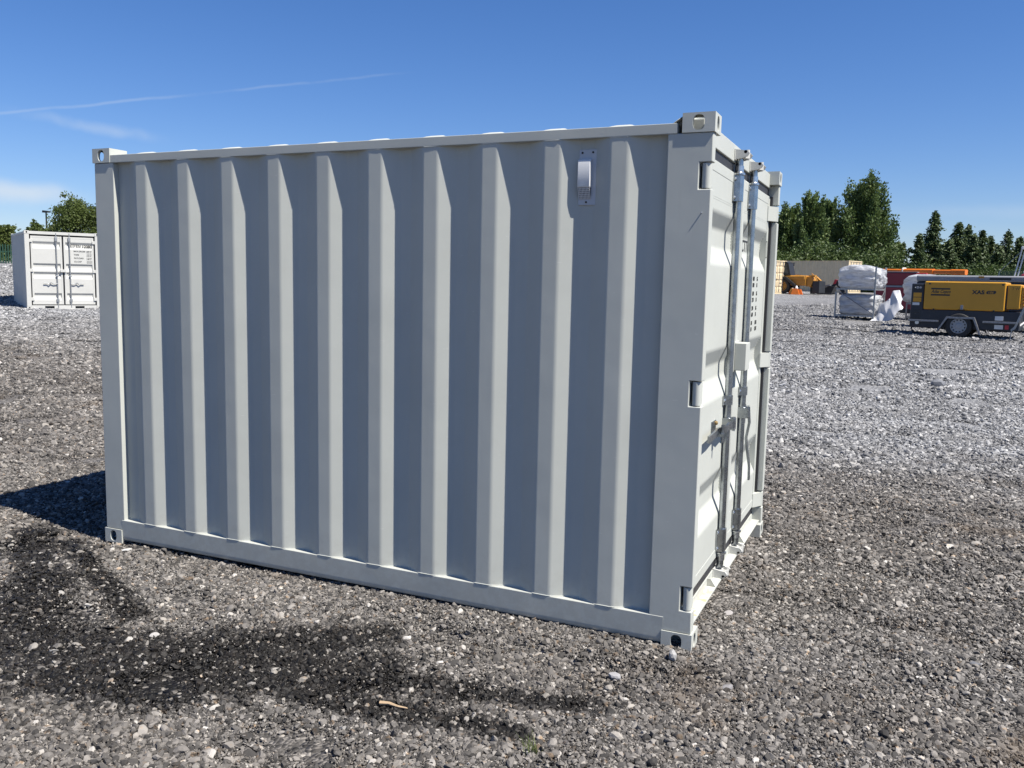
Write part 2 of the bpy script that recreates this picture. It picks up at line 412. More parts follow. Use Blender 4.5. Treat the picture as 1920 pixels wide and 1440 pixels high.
def gravel_mat(name, ground):
    t = NT(name); p = t.pos
    st, sep = stain_nodes(t, p)
    zn, fade, flat = zone_nodes(t, sep)
    if ground:
        cell = t.vor(p, 62, 'Color'); cs = t.node('ShaderNodeSeparateColor'); t.put(cs.inputs[0], cell); f = cs.outputs[0]
        cell2 = t.vor(p, 17, 'Color'); cs2 = t.node('ShaderNodeSeparateColor'); t.put(cs2.inputs[0], cell2); f2 = cs2.outputs[0]
        d = t.vec('LENGTH', t.vec('SUBTRACT', p, tuple(CAM)), out='Value')
        farf = t.smooth(d, 8, 22)
        f = t.math('ADD', t.math('MULTIPLY', f, t.math('SUBTRACT', 1.0, farf)), t.math('MULTIPLY', f2, farf))
    else:
        f = t.node('ShaderNodeNewGeometry').outputs['Random Per Island']
        oi = t.node('ShaderNodeObjectInfo').outputs['Random']
        f = t.math('FRACT', t.math('ADD', f, t.math('MULTIPLY', oi, 7.31)))
    near = t.ramp(f, [(0.0, (0.034, 0.032, 0.030)), (0.28, (0.084, 0.078, 0.072)), (0.55, (0.134, 0.125, 0.115)), (0.80, (0.186, 0.172, 0.157)), (0.92, (0.255, 0.237, 0.216)), (0.975, (0.335, 0.31, 0.275)), (1.0, (0.47, 0.45, 0.42))])
    far = t.ramp(f, [(0.0, (0.080, 0.081, 0.083)), (0.35, (0.180, 0.181, 0.184)), (0.7, (0.285, 0.285, 0.286)), (0.94, (0.40, 0.398, 0.393)), (1.0, (0.52, 0.515, 0.50))])
    if not ground:
        hue = t.noise(p, 31, 2); near = t.mix(t.smooth(hue, 0.60, 0.72), near, t.mix(1.0, near, (1.15, 0.93, 0.72), 'MULTIPLY'))
    c = t.mix(zn, near, far)
    c = t.mix(t.math('MULTIPLY', fade, 0.9), c, t.mix(1.0, c, (0.80, 0.79, 0.785), 'MULTIPLY'))
    # earthy patches
    e = t.math('MULTIPLY', t.smooth(t.noise(flat, 1.1, 4, 0.6), 0.56, 0.72), t.math('SUBTRACT', 0.45, t.math('MULTIPLY', zn, 0.38)))
    c = t.mix(e, c, (0.155, 0.118, 0.082))
    # compacted lanes with more dust
    ln = t.node('ShaderNodeMapping'); t.put(ln.inputs[0], flat); ln.inputs['Rotation'].default_value = (0, 0, rad(-24)); ln.inputs['Scale'].default_value = (0.22, 1.25, 1)
    lane = t.smooth(t.noise(ln.outputs[0], 1.0, 4, 0.6), 0.42, 0.66)
    c = t.mix(t.math('MULTIPLY', lane, 0.34), c, t.mix(1.0, c, (0.66, 0.62, 0.57), 'MULTIPLY'))
    # light and dark drifts far off
    c = t.mix(t.math('MULTIPLY', t.smooth(t.noise(flat, 0.16, 4, 0.6), 0.38, 0.66), 0.30), c, t.mix(1.0, c, (0.62, 0.60, 0.58), 'MULTIPLY'))
    keep = t.smooth(f, 0.88, 0.97, 1.0, 0.35)
    c = t.mix(t.math('MULTIPLY', st, keep), c, t.mix(1.0, c, (0.088, 0.082, 0.078), 'MULTIPLY'))
    rough = t.math('SUBTRACT', 0.82, t.math('MULTIPLY', st, 0.22))
    if ground:
        h = t.math('ADD', t.math('MULTIPLY', t.vor(p, 62), -0.6), t.math('ADD', t.math('MULTIPLY', t.vor(p, 17), -1.6), t.math('MULTIPLY', t.noise(p, 4, 4), 1.2)))
        nrm = t.bump(h, 1.0, 0.022)
    else:
        nrm = t.bump(t.noise(p, 170, 4, 0.65), 0.35, 0.004)
    return t.done(t.pri(c, rough, normal=nrm, spec=0.3))
M['ground'] = gravel_mat('gravel_ground', True)
M['stone'] = gravel_mat('gravel_stone', False)

def axis_lines(lo, hi, step, far, k=1.16):
    a = list(np.arange(lo, hi+1e-6, step)); s = step
    while a[-1] < far: s *= k; a.append(a[-1]+s)
    s = step
    while a[0] > -far: s *= k; a.insert(0, a[0]-s)
    return np.array(a)
gx, gy = axis_lines(-7, 5, 0.12, 700), axis_lines(-3, 9, 0.12, 700)
GX, GY = np.meshgrid(gx, gy); GZ = H(GX, GY)-0.004
nx, ny = len(gx), len(gy)
verts = np.stack([GX.ravel(), GY.ravel(), GZ.ravel()], 1)
idx = np.arange(nx*ny).reshape(ny, nx)
quads = np.stack([idx[:-1, :-1].ravel(), idx[:-1, 1:].ravel(), idx[1:, 1:].ravel(), idx[1:, :-1].ravel()], 1)
def np_mesh(name, V, F, mat, smooth=False):
    me = bpy.data.meshes.new(name); n, k = F.shape
    me.vertices.add(len(V)); me.vertices.foreach_set('co', np.ascontiguousarray(V, np.float32).ravel())
    me.loops.add(n*k); me.loops.foreach_set('vertex_index', np.ascontiguousarray(F, np.int32).ravel())
    me.polygons.add(n); me.polygons.foreach_set('loop_start', np.arange(0, n*k, k, dtype=np.int32))
    me.update(calc_edges=True); me.validate()
    if smooth: me.shade_smooth()
    else: me.shade_flat()
    if mat: me.materials.append(mat)
    return me
def np_obj(name, V, F, mat, parent=None, smooth=False):
    o = bpy.data.objects.new(name, np_mesh(name, V, F, mat, smooth)); COL.objects.link(o); o.parent = parent
    return o
ground = np_obj('ground', verts, quads, M['ground'], smooth=True)
meta(ground, 'grey gravel yard ground stretching to the trees', 'ground', kind='structure')

# gravel stones: patches of loose stones set out by geometry nodes
rng = np.random.default_rng(11)
def ico(sub):
    b = BM(); bmesh.ops.create_icosphere(b, subdivisions=sub, radius=1.0)
    V = np.array([v.co[:] for v in b.verts]); F = np.array([[v.index for v in f.verts] for f in b.faces]); b.free(); return V, F
ICO1, ICO2 = ico(1), ico(2)
def rotm(ax, ay, az):
    cx, sx, cy, sy, cz, sz = np.cos(ax), np.sin(ax), np.cos(ay), np.sin(ay), np.cos(az), np.sin(az)
    return np.array([[cz*cy, cz*sy*sx-sz*cx, cz*sy*cx+sz*sx], [sz*cy, sz*sy*sx+cz*cx, sz*sy*cx-cz*sx], [-sy, cy*sx, cy*cx]])
def stone_geo(a, big, r=rng):
    V, F = (ICO2 if big else ICO1)
    j = r.normal(0, 0.17 if not big else 0.08, len(V))
    n = r.normal(0, 1, 3); n /= np.linalg.norm(n)
    P = V*(1+j)[:, None]
    for _ in range(5):   # broken faces
        n = r.normal(0, 1, 3); n /= np.linalg.norm(n); c = r.uniform(0.38, 0.70)
        s = P@n; P = P-np.outer(np.maximum(s-c, 0), n)
    P = P*np.array([a*1.12, a*r.uniform(.6, .95), a*r.uniform(.42, .78)])
    P = P@rotm(r.normal(0, .45), r.normal(0, .45), r.uniform(0, 6.28)).T
    return P, F
pcol = bpy.data.collections.new('gravel_patches')
for k in range(9):
    VV, FF, off = [], [], 0
    for i in range(2100):
        R = 0.24*math.sqrt(rng.random())*(0.5+0.5*rng.random())
        th = rng.uniform(0, 6.283)
        a = float(np.clip(0.0050*np.exp(rng.normal(0, 0.50)), 0.0024, 0.022))
        P, F = stone_geo(a, a > 0.0125)
        P = P+np.array([R*math.cos(th), R*math.sin(th), a*0.22+rng.uniform(-.002, .006)])
        VV.append(P); FF.append(F+off); off += len(P)
    po = bpy.data.objects.new('gravel_patch', np_mesh('gravel_patch', np.concatenate(VV), np.concatenate(FF), M['stone']))
    pcol.objects.link(po)
pts, scl = [], []
def scatter(d0, d1, s, cover, ang=rad(78)):
    area = ang*(d1*d1-d0*d0); n = int(cover*area/(0.075*s*s))
    d = np.sqrt(rng.uniform(d0*d0, d1*d1, n)); a = rng.uniform(-ang, ang, n)+YAW
    x, y = CAM[0]+d*np.sin(a), CAM[1]+d*np.cos(a)
    keep = ~((x > -3.30) & (x < -0.16) & (y > 0.16) & (y < 1.9))
    x, y = x[keep], y[keep]
    pts.append(np.stack([x, y], 1)); scl.append(s*rng.uniform(.85, 1.15, len(x)))
scatter(0.6, 5.0, 1.0, 1.9, rad(120)); scatter(5.0, 8.0, 1.3, 1.9); scatter(8.0, 13, 1.7, 1.9, rad(64)); scatter(13, 24, 2.3, 1.6, rad(56)); scatter(24, 46, 3.0, 0.8, rad(52))
pts = np.concatenate(pts); scl = np.concatenate(scl)
pz_ = H(pts[:, 0], pts[:, 1])
gm = bpy.data.meshes.new('gravel'); gm.vertices.add(len(pts)); gm.vertices.foreach_set('co', np.column_stack([pts, pz_]).astype(np.float32).ravel())
ep = 0.15
sxx = (H(pts[:, 0]+ep, pts[:, 1])-H(pts[:, 0]-ep, pts[:, 1]))/(2*ep); syy = (H(pts[:, 0], pts[:, 1]+ep)-H(pts[:, 0], pts[:, 1]-ep))/(2*ep)
spin = rng.uniform(0, 6.283, len(pts))
# tilt each patch with the ground: rotation is applied x, y, then z, so turn the slope into the patch's own frame
lxs = sxx*np.cos(spin)+syy*np.sin(spin); lys = -sxx*np.sin(spin)+syy*np.cos(spin)
for nm, arr in (('scl', scl), ('rot', spin), ('rx', np.arctan(lys)), ('ry', -np.arctan(lxs))):
    at = gm.attributes.new(nm, 'FLOAT', 'POINT'); at.data.foreach_set('value', arr.astype(np.float32))
at = gm.attributes.new('var', 'INT', 'POINT'); at.data.foreach_set('value', rng.integers(0, 9, len(pts)).astype(np.int32))
gm.materials.append(M['stone'])
gravel = bpy.data.objects.new('gravel', gm); COL.objects.link(gravel)
meta(gravel, 'loose grey gravel stones covering the yard', 'gravel', kind='stuff')
ng = bpy.data.node_groups.new('gravel_scatter', 'GeometryNodeTree')
ng.interface.new_socket('Geometry', in_out='INPUT', socket_type='NodeSocketGeometry'); ng.interface.new_socket('Geometry', in_out='OUTPUT', socket_type='NodeSocketGeometry')
N = ng.nodes.new
gi, go = N('NodeGroupInput'), N('NodeGroupOutput'); ci = N('GeometryNodeCollectionInfo'); iop = N('GeometryNodeInstanceOnPoints'); m2p = N('GeometryNodeMeshToPoints')
ci.inputs['Collection'].default_value = pcol; ci.inputs['Separate Children'].default_value = True; ci.inputs['Reset Children'].default_value = True
def nattr(nm, ty):
    n = N('GeometryNodeInputNamedAttribute'); n.data_type = ty; n.inputs[0].default_value = nm; return n.outputs[0]
cx = N('ShaderNodeCombineXYZ'); e2r = N('FunctionNodeEulerToRotation')
L_ = ng.links.new
L_(gi.outputs[0], m2p.inputs[0]); L_(m2p.outputs[0], iop.inputs['Points']); L_(ci.outputs[0], iop.inputs['Instance']); iop.inputs['Pick Instance'].default_value = True
L_(nattr('var', 'INT'), iop.inputs['Instance Index']); L_(nattr('rot', 'FLOAT'), cx.inputs[2]); L_(nattr('rx', 'FLOAT'), cx.inputs[0]); L_(nattr('ry', 'FLOAT'), cx.inputs[1]); L_(cx.outputs[0], e2r.inputs[0]); L_(e2r.outputs[0], iop.inputs['Rotation'])
L_(nattr('scl', 'FLOAT'), iop.inputs['Scale']); L_(iop.outputs[0], go.inputs[0])
md = gravel.modifiers.new('scatter', 'NODES'); md.node_group = ng

# ------------------------------------------------------------------ containers
def corr_profile(x0, x1, first, pitch, flat, slope, y_out, y_in):
    """trapezoid corrugation along x: outer flats start at `first`"""
    p = [(x0, y_in)]; x = first
    while x+flat < x1-0.01:
        if x-slope > x0+0.005: p.append((x-slope, y_in))
        p += [(x, y_out), (x+flat, y_out)]
        if x+flat+slope < x1-0.005: p.append((x+flat+slope, y_in))
        x += pitch
    p.append((x1, y_in))
    return p

def main_container():
    L, Wd, Ht = 3.479, 2.052, 2.26
    P = M['paint']
    C = thing('shipping_container', 'large cream grey corrugated steel storage container standing in the foreground', 'shipping container')
    # corner castings
    cl, cw, ct, cb = 0.133, 0.122, 0.078, 0.080
    for sx in (0, 1):
        for sy in (0, 1):
            for sz in (0, 1):
                x0 = -L if sx == 0 else -cl; y0 = 0 if sy == 0 else Wd-cw; z0 = 0 if sz == 0 else Ht-ct
                h = cb if sz == 0 else ct
                b = holed_box(BM(), (x0, y0, z0), (x0+cl, y0+cw, z0+h), 0.014, {(0, sx): (0.021, 0.030), (1, sy): (0.024, 0.031), (2, sz): (0.034, 0.022)})
                obj('corner_casting', b, P, C)
    # posts
    notches = [(0.180, 0.287), (1.066, 1.173), (1.957, 2.064)]
    zt = Ht-ct-0.001
    def post_door(y0, y1, name='corner_post'):
        poly = [(-0.192, cb+0.001), (-0.006, cb+0.001)]
        for a, c in notches: poly += [(-0.006, a), (-0.058, a), (-0.058, c), (-0.006, c)]
        poly += [(-0.006, zt), (-0.192, zt)]
        o = obj(name, prism(BM(), poly, 1, y0, y1), P, C)
        m = o.modifiers.new('rounding', 'BEVEL'); m.width = 0.004; m.segments = 2; m.limit_method = 'ANGLE'; o.modifiers.move(len(o.modifiers)-1, 0)
        return o
    pa = post_door(0.006, 0.060); pd = post_door(Wd-0.060, Wd-0.006)
    for pst, yc in ((pa, 0.026), (pd, Wd-0.026)):
        for a, c in notches:
            b = cyl(BM(), (-0.030, yc, a+0.004), (-0.030, yc, c-0.004), 0.019, 18)
            obj('hinge_pin', b, P, pst)
    for y0, y1 in ((0.006, 0.075), (Wd-0.075, Wd-0.006)):
        b = box(BM(), (-L+0.006, y0, cb+.001), (-L+0.152, y1, zt), 0.006); obj('corner_post', b, P, C)
    # side rails
    for s in (0, 1):
        f = (lambda y: y) if s == 0 else (lambda y: Wd-y)
        b = box(BM(), (-L+cl-0.010, f(0.003), 2.180), (-0.153, f(0.063), 2.2225), 0.003); obj('top_side_rail', b, P, C)
        prof = [(0.030, 0.0145), (0.017, 0.019), (0.010, 0.030), (0.007, 0.045), (0.0045, 0.138), (0.0065, 0.1405), (0.085, 0.1405), (0.085, 0.0145)]
        prof = [(f(a), z) for a, z in prof]
        b = prism(BM(), prof, 0, -L+cl+0.001, -0.128)
        obj('bottom_side_rail', b, P, C)
        pr = corr_profile(-L+0.150, -0.188, -3.162, 0.3028, 0.078, 0.083, 0.0072, 0.0455)
        pr = round_profile(pr, 0.010, 3)
        b = sheet(BM(), pr, lambda p, t: (p[0], f(p[1]), t), 0.1395, 2.1815)
        o = obj('side_panel', b, P, C, angle=60)
        m = gauge(o); m.thickness = 0.002; m.offset = -1 if s == 0 else 1
        for zz in (0.1415, 2.1790):
            wob_ = random.Random(int(zz*100)+s)
            pts_ = [Vector((p[0], f(p[1]-0.0015+wob_.uniform(-.0008, .0008)), zz+wob_.uniform(-.0008, .0008))) for p in pr]
            obj('sealant_bead', tube(BM(), pts_, 0.0030, 6), P, C)
    # weld seam strip on the first flat
    # end panel, end rails
    pr = corr_profile(0.07, Wd-0.07, 0.14, 0.262, 0.078, 0.053, -L+0.010, -L+0.046); pr = round_profile(pr, 0.011, 3)
    o = obj('end_panel', sheet(BM(), pr, lambda p, t: (p[1], p[0], t), 0.12, 2.19), P, C, angle=60)
    m = gauge(o); m.thickness = 0.002
    obj('end_rail', box(BM(), (-L+0.004, cw+.001, 2.17), (-L+0.07, Wd-cw-.001, 2.225), 0.004), P, C)
    obj('end_rail', box(BM(), (-L+0.004, cw+.001, 0.02), (-L+0.07, Wd-cw-.001, 0.14), 0.004), P, C)
    # roof: cross corrugation, crests just above the side rail
    pr = []; x = -L+0.10; z0, z1 = 2.2150, 2.2400
    pr.append((x, z0))
    xs = [-3.13+0.3028*k for k in range(10)]
    for xc in xs: pr += [(xc-0.075, z0), (xc-0.045, z1), (xc+0.045, z1), (xc+0.075, z0)]
    pr.append((-0.10, z0)); pr = round_profile(pr, 0.02, 3)
    b = BM(); rows = []
    for yy, f_ in ((0.020, 0.0), (0.042, 0.55), (0.075, 1.0), (Wd-0.075, 1.0), (Wd-0.042, 0.55), (Wd-0.020, 0.0)):
        rows.append([b.verts.new((p[0], yy, 2.2232*(1-f_)+p[1]*f_)) for p in pr])
    for A_, B_ in zip(rows, rows[1:]):
        for k in range(len(A_)-1): b.faces.new((A_[k], A_[k+1], B_[k+1], B_[k]))
    o = obj('roof_panel', b, P, C, angle=60)
    m = gauge(o); m.thickness = 0.002
    b = sheet(BM(), round_profile([(-0.175, 2.2226), (-0.150, 2.2405), (-0.1335, 2.2490)], 0.01), lambda p, t: (p[0], t, p[1]), 0.010, 0.118)
    o = obj('gusset_plate', b, P, C); m = gauge(o); m.thickness = 0.004
    obj('floor_panel', box(BM(), (-L+0.08, 0.09, 0.105), (-0.10, Wd-0.09, 0.135)), M['floor'], C)
    for k in range(9):
        obj('floor_beam', box(BM(), (-L+0.25+k*0.36, 0.087, 0.025), (-L+0.29+k*0.36, Wd-0.087, 0.104)), P, C)
    # door header and sill
    hd = obj('door_header', box(BM(), (-0.13, 0.062, 2.163), (-0.056, Wd-0.062, 2.2460), 0.005), P, C)
    sill = BM()
    box(sill, (-0.13, 0.0605, 0.088), (-0.018, Wd-0.0605, 0.0975), 0.002); box(sill, (-0.13, 0.0605, 0.0985), (-0.062, Wd-0.0605, 0.137), 0.002)
    si = obj('door_sill', sill, P, C)
    obj('stained_ledge', box(BM(), (-0.061, 0.19, 0.0978), (-0.021, 0.60, 0.0988)), M['sill_rust'], si)
    obj('stained_ledge', box(BM(), (-0.061, 1.45, 0.0978), (-0.021, 1.86, 0.0988)), M['sill_rust'], si)
    for y in (0.61, 1.44): obj('gusset', prism(BM(), [(-0.061, 0.0985), (-0.020, 0.0985), (-0.045, 0.135), (-0.061, 0.135)], 1, y-0.004, y+0.004), P, si)
    # doors
    grooves = [(1.901, 1.833, 1.746, 1.665), (1.271, 1.192, 1.122, 1.031), (0.659, 0.576, 0.501, 0.421)]
    zb, ztop = 0.192, 2.115
    for di, (y0, y1, yr, hinge_y) in enumerate(((0.072, 1.018, 0.80, 0.026), (1.030, Wd-0.072, 1.242, Wd-0.026))):
        d = thing('door', None, None); d.parent = C
        b = BM()
        box(b, (-0.105, y0, zb), (-0.0545, y0+0.055, ztop), 0.004); box(b, (-0.105, y1-0.055, zb), (-0.0545, y1, ztop), 0.004)
        box(b, (-0.105, y0+0.0555, ztop-0.05), (-0.0560, y1-0.0555, ztop), 0.004); box(b, (-0.105, y0+0.0555, zb), (-0.0560, y1-0.0555, zb+0.05), 0.004)
        obj('door_frame', b, P, d)
        pr = [(-0.0600, ztop-0.049)]
        for a, e, f, g in grooves: pr += [(-0.060, a), (-0.096, e), (-0.096, f), (-0.060, g)]
        pr.append((-0.0600, zb+0.049)); pr = round_profile(pr, 0.012, 3)
        o = obj('door_panel', sheet(BM(), pr, lambda p, t: (p[0], t, p[1]), y0+0.0555, y1-0.0555), P, d, angle=60)
        m = gauge(o); m.thickness = 0.002
        # weld beads at both ends of the grooves
        b = BM()
        for yy in (y0+0.0575, y1-0.0575):
            for k in range(len(pr)-1):
                (xa, za), (xb, zc) = pr[k], pr[k+1]; n = int(math.hypot(xb-xa, zc-za)/0.018)
                if abs(xb-xa) < 1e-5 and xa > -0.08: continue
                for q in range(n+1):
                    t = (q+.5)/(n+1)
                    lathe(b, [(0.001, -.004), (0.0038, 0), (0.001, .004)], (xa+(xb-xa)*t+0.001, yy, za+(zc-za)*t), (0, 1, 0), 6)
        meta(obj('weld_bead', b, P, d), kind='stuff')
        # gasket round the leaf
        b = BM(); g = 0.0465
        box(b, (-0.100, y0-0.008, ztop+0.001), (-0.0655, y1+0.008, ztop+g), 0.003); box(b, (-0.100, y0-0.008, zb-0.054), (-0.0655, y1+0.008, zb-0.001), 0.003)
        for ya, yb in ((y0-0.010, y0-0.001), (y1+0.001, y1+(0.0105 if di else 0.005))): box(b, (-0.100, ya, zb), (-0.0655, yb, ztop), 0.002)
        obj('gasket', b, M['rubber'], d)
        ye = (y0-0.0095, y0-0.0015) if di == 0 else (y1+0.0015, y1+0.0095)
        obj('gasket_lip', box(BM(), (-0.0650, ye[0], zb), (-0.0385, ye[1], ztop), 0.002), M['rubber'], d)
        # weld line under the top rail of the leaf
        obj('seam', box(BM(), (-0.0595, y0+0.06, 1.9600), (-0.0575, y1-0.06, 1.9640)), M['paint'], d)
        obj('seam', box(BM(), (-0.0595, y0+0.06, 1.9505), (-0.0575, y1-0.06, 1.9535)), M['paint'], d)
        # locking rod, bearings, cams
        xr = -0.038
        obj('lock_rod', cyl(BM(), (xr, yr, 0.14), (xr, yr, 2.185), 0.0175, 20), M['zinc'], d)
        def saddle(z0, z1, w, name, bolts):
            prof = [(-0.0560, yr-w-0.016), (-0.0505, yr-w-0.016), (-0.0505, yr-w), (-0.026, yr-w+0.004), (-0.0165, yr-w+0.016), (-0.0165, yr+w-0.016), (-0.026, yr+w-0.004), (-0.0505, yr+w), (-0.0505, yr+w+0.016), (-0.0560, yr+w+0.016)]
            s = obj(name, prism(BM(), prof, 2, z0, z1), M['zinc'], d, angle=20)
            for zz in bolts:
                for sg in (-1, 1): obj('bolt', lathe(BM(), [(0.0085, 0), (0.0085, 0.004), (0.005, 0.0075)], (-0.0505, yr+sg*(w+0.008), zz), (1, 0, 0), 8), M['zinc_bright'], d)
        saddle(1.978, 2.100, 0.034, 'rod_bracket', (1.995, 2.083)); saddle(0.228, 0.345, 0.034, 'rod_bracket', (0.245, 0.328)); saddle(0.980, 1.026, 0.028, 'rod_clamp', (1.003,))
        for zz, up in ((2.103, 1), (0.180, -1)):
            obj('collar', lathe(BM(), [(0.0175, 0), (0.028, 0.002), (0.028, 0.010), (0.021, 0.016), (0.021, 0.045)], (xr, yr, zz if up > 0 else 0.224), (0, 0, up), 18), M['zinc_bright'], d)
        for zc, up in ((2.198, 1), (0.118, -1)):
            b = BM()
            prism(b, [(xr-0.012, yr-0.024), (xr+0.030, yr-0.016), (xr+0.046, yr+0.006), (xr+0.036, yr+0.026), (xr-0.006, yr+0.030), (xr-0.022, yr+0.006)], 2, zc-0.016, zc+0.012)
            cyl(b, (xr+0.034, yr+0.010, zc-0.022), (xr+0.034, yr+0.010, zc+0.026), 0.010, 10)
            obj('cam', b, M['cream'], d)
            b = BM(); base = -0.056 if up > 0 else -0.062
            for sg in (-1, 1):
                prism(b, [(base, zc-0.024), (base+0.035, zc-0.020), (base+0.062, zc-0.010), (base+0.070, zc+0.004), (base+0.060, zc+0.016), (base+0.035, zc+0.019), (base, zc+0.024)], 1, yr+sg*0.046-0.006, yr+sg*0.046+0.006)
            cyl(b, (base+0.052, yr-0.052, zc+0.010*up), (base+0.052, yr+0.052, zc+0.010*up), 0.008, 10)
            box(b, (base, yr-0.055, zc-0.026), (base+0.005, yr+0.055, zc+0.026), 0.002)
            obj('cam_keeper', b, M['cream'], d)
        # hinge straps (leaf to post)
        sgn = -1 if di == 0 else 1
        for a, c in notches:
            ye = y0 if di == 0 else y1
            prof = [(-0.0535, ye-sgn*0.060), (-0.046, ye-sgn*0.050), (-0.016, ye+sgn*0.006), (-0.007, ye+sgn*0.014), (-0.007, hinge_y), (-0.048, hinge_y), (-0.056, ye+sgn*0.012), (-0.060, ye-sgn*0.060)] if di else [(-0.0535, ye-sgn*0.045), (-0.0535, ye), (-0.040, ye+sgn*0.018), (-0.012, ye+sgn*0.024), (-0.012, hinge_y), (-0.048, hinge_y), (-0.056, ye+sgn*0.02), (-0.060, ye-sgn*0.045)]
            obj('hinge', prism(BM(), prof, 2, a+0.010, c-0.010), P, d)
    dA, dB = [c for c in C.children if c.name.startswith('door') and c.type == 'EMPTY'][:2]
    # handle on the near leaf: lies level towards its hinge side
    zr = 0.885
    for y in (0.775, 0.815): obj('handle_hub', box(BM(), (-0.060, y, zr-0.030), (0.004, y+0.008, zr+0.030), 0.004), M['zinc'], dA)
    b = BM(); prism(b, [(0.005, 0.80), (-0.010, 0.72), (-0.004, 0.62), (-0.026, 0.52), (-0.018, 0.40), (-0.016, 0.27), (-0.026, 0.27), (-0.028, 0.40), (-0.036, 0.53), (-0.014, 0.63), (-0.020, 0.72), (-0.010, 0.81)], 2, zr-0.016, zr+0.016)
    obj('handle', b, M['zinc'], dA)
    obj('handle_bolt', cyl(BM(), (-0.004, 0.80, zr-0.036), (-0.004, 0.80, zr+0.036), 0.008, 10), M['zinc_bright'], dA)
    b = BM(); box(b, (-0.0585, 0.50, zr-0.045), (-0.0535, 0.60, zr+0.045), 0.002); prism(b, [(-0.0535, zr-0.03), (-0.008, zr-0.026), (-0.004, zr-0.012), (-0.0535, zr-0.012)], 1, 0.53, 0.57)
    cyl(b, (-0.010, 0.55, zr-0.055), (-0.010, 0.55, zr+0.03), 0.009, 10)
    obj('handle_catch', b, M['zinc'], dA)
    obj('catch_bolt', lathe(BM(), [(0.010, 0), (0.010, .006), (0.006, .01)], (-0.0535, 0.588, zr+0.03), (1, 0, 0), 8), M['brass'], dA)
    # handle on the far leaf: hangs down
    for y in (1.217, 1.259): obj('handle_hub', box(BM(), (-0.060, y, zr-0.030), (0.002, y+0.008, zr+0.030), 0.004), M['zinc'], dB)
    b = BM(); prism(b, [(0.0, 1.242), (-0.020, 1.30), (-0.030, 1.44), (-0.040, 1.44), (-0.032, 1.30), (-0.012, 1.235)], 2, zr-0.018, zr+0.014)
    obj('handle_arm', b, M['zinc'], dB)
    pr = [(-0.028, 0.885), (-0.020, 0.80), (-0.034, 0.71), (-0.022, 0.63), (-0.010, 0.55), (-0.008, 0.47), (-0.018, 0.47), (-0.020, 0.55), (-0.034, 0.63), (-0.046, 0.71), (-0.032, 0.80), (-0.040, 0.885)]
    obj('handle', prism(BM(), pr, 1, 1.425, 1.455), M['zinc'], dB)
    b = BM(); box(b, (-0.0595, 1.40, 0.79), (-0.0545, 1.48, 0.90), 0.002); lathe(b, [(0.03, 0), (0.03, .006), (0.012, .012)], (-0.0545, 1.44, 0.868), (1, 0, 0), 14)
    obj('handle_catch', b, M['zinc'], dB)
    # lock box over the meeting edge
    b = BM(); box(b, (-0.0545, 0.945, 1.130), (-0.0465, 1.10, 1.286), 0.002); box(b, (-0.0465, 0.965, 1.137), (0.012, 1.085, 1.279), 0.004)
    obj('lock_box', b, P, dA)
    # door lettering
    def dt(s, y, z, size, **k): return text(s, size, M['print'], dB, frame_mat((-0.0570, y, z), (0, 1, 0), (0, 0, 1)), **k)
    rows = [('MAX.GROSS', '4,000', 'KG'), ('', '8,820', 'LB'), ('TARE', '1,060', 'KG'), ('', '2,340', 'LB'), ('PAYLOAD', '2,940', 'KG'), ('', '6,480', 'LB'), ('CU.CAP', '15.0', 'CU.M'), ('', '530', 'CU.FT')]
    for k, (a, v, u) in enumerate(rows):
        z = 1.603-(k//2)*0.084-(k % 2)*0.036
        if a: dt(a, 1.285, z, 0.034, sx=.8)
        dt(v, 1.500, z, 0.034, sx=.8); dt(u, 1.640, z, 0.034, sx=.8)
    text('CTTN', 0.09, M['print'], dB, frame_mat((-0.0925, 1.29, 1.760), (0, 1, 0), (0, 0, 1)))
    b = BM()
    for a, c in (((1.915, 1.745), (1.955, 1.749)), ((1.915, 1.841), (1.955, 1.845)), ((1.915, 1.745), (1.919, 1.845)), ((1.951, 1.745), (1.955, 1.845))): box(b, (-0.0542, a[0], a[1]), (-0.0536, c[0], c[1]))
    obj('plate_outline', b, M['print'], dB)
    obj('stud', lathe(BM(), [(0.0028, 0), (0.0028, 0.006), (0.0012, 0.008)], (-0.040, 0.006, 1.862), (0, -1, 0), 8), M['zinc_bright'], C)
    b = BM(); rs = random.Random(6)
    for _ in range(12):
        x_, z_ = rs.choice([(rs.uniform(-.18, -.01), rs.uniform(.15, 2.15)), (rs.uniform(-3.46, -3.36), rs.uniform(.15, 2.1)), (rs.uniform(-3.2, -.2), rs.uniform(2.185, 2.215))])
        yy_ = 0.0032 if z_ > 2.17 else 0.0062
        lathe(b, [(rs.uniform(.0008, .0016), 0), (.0006, rs.uniform(.0008, .0013))], (x_, yy_, z_), (0, -1, 0), 6)
    meta(obj('weld_spatter', b, P, C), kind='stuff')
    # ventilator on the side panel
    v = thing('ventilator', None, None); v.parent = C
    y = 0.0405
    b = BM(); box(b, (-0.586, y-0.004, 1.903), (-0.507, y+0.0012, 2.139), 0.002)
    obj('base_plate', b, M['vent_plate'], v)
    b = BM(); prism(b, [(y-0.004, 1.9765), (y-0.026, 1.9765), (y-0.0285, 1.984), (y-0.0285, 2.082), (y-0.023, 2.0945), (y-0.004, 2.099)], 0, -0.5835, -0.5265)
    cv = obj('cover', b, M['grey_plastic'], v, angle=25); mb = cv.modifiers.new('round', 'BEVEL'); mb.width = 0.0025; mb.segments = 2; mb.limit_method = 'ANGLE'
    b = BM()
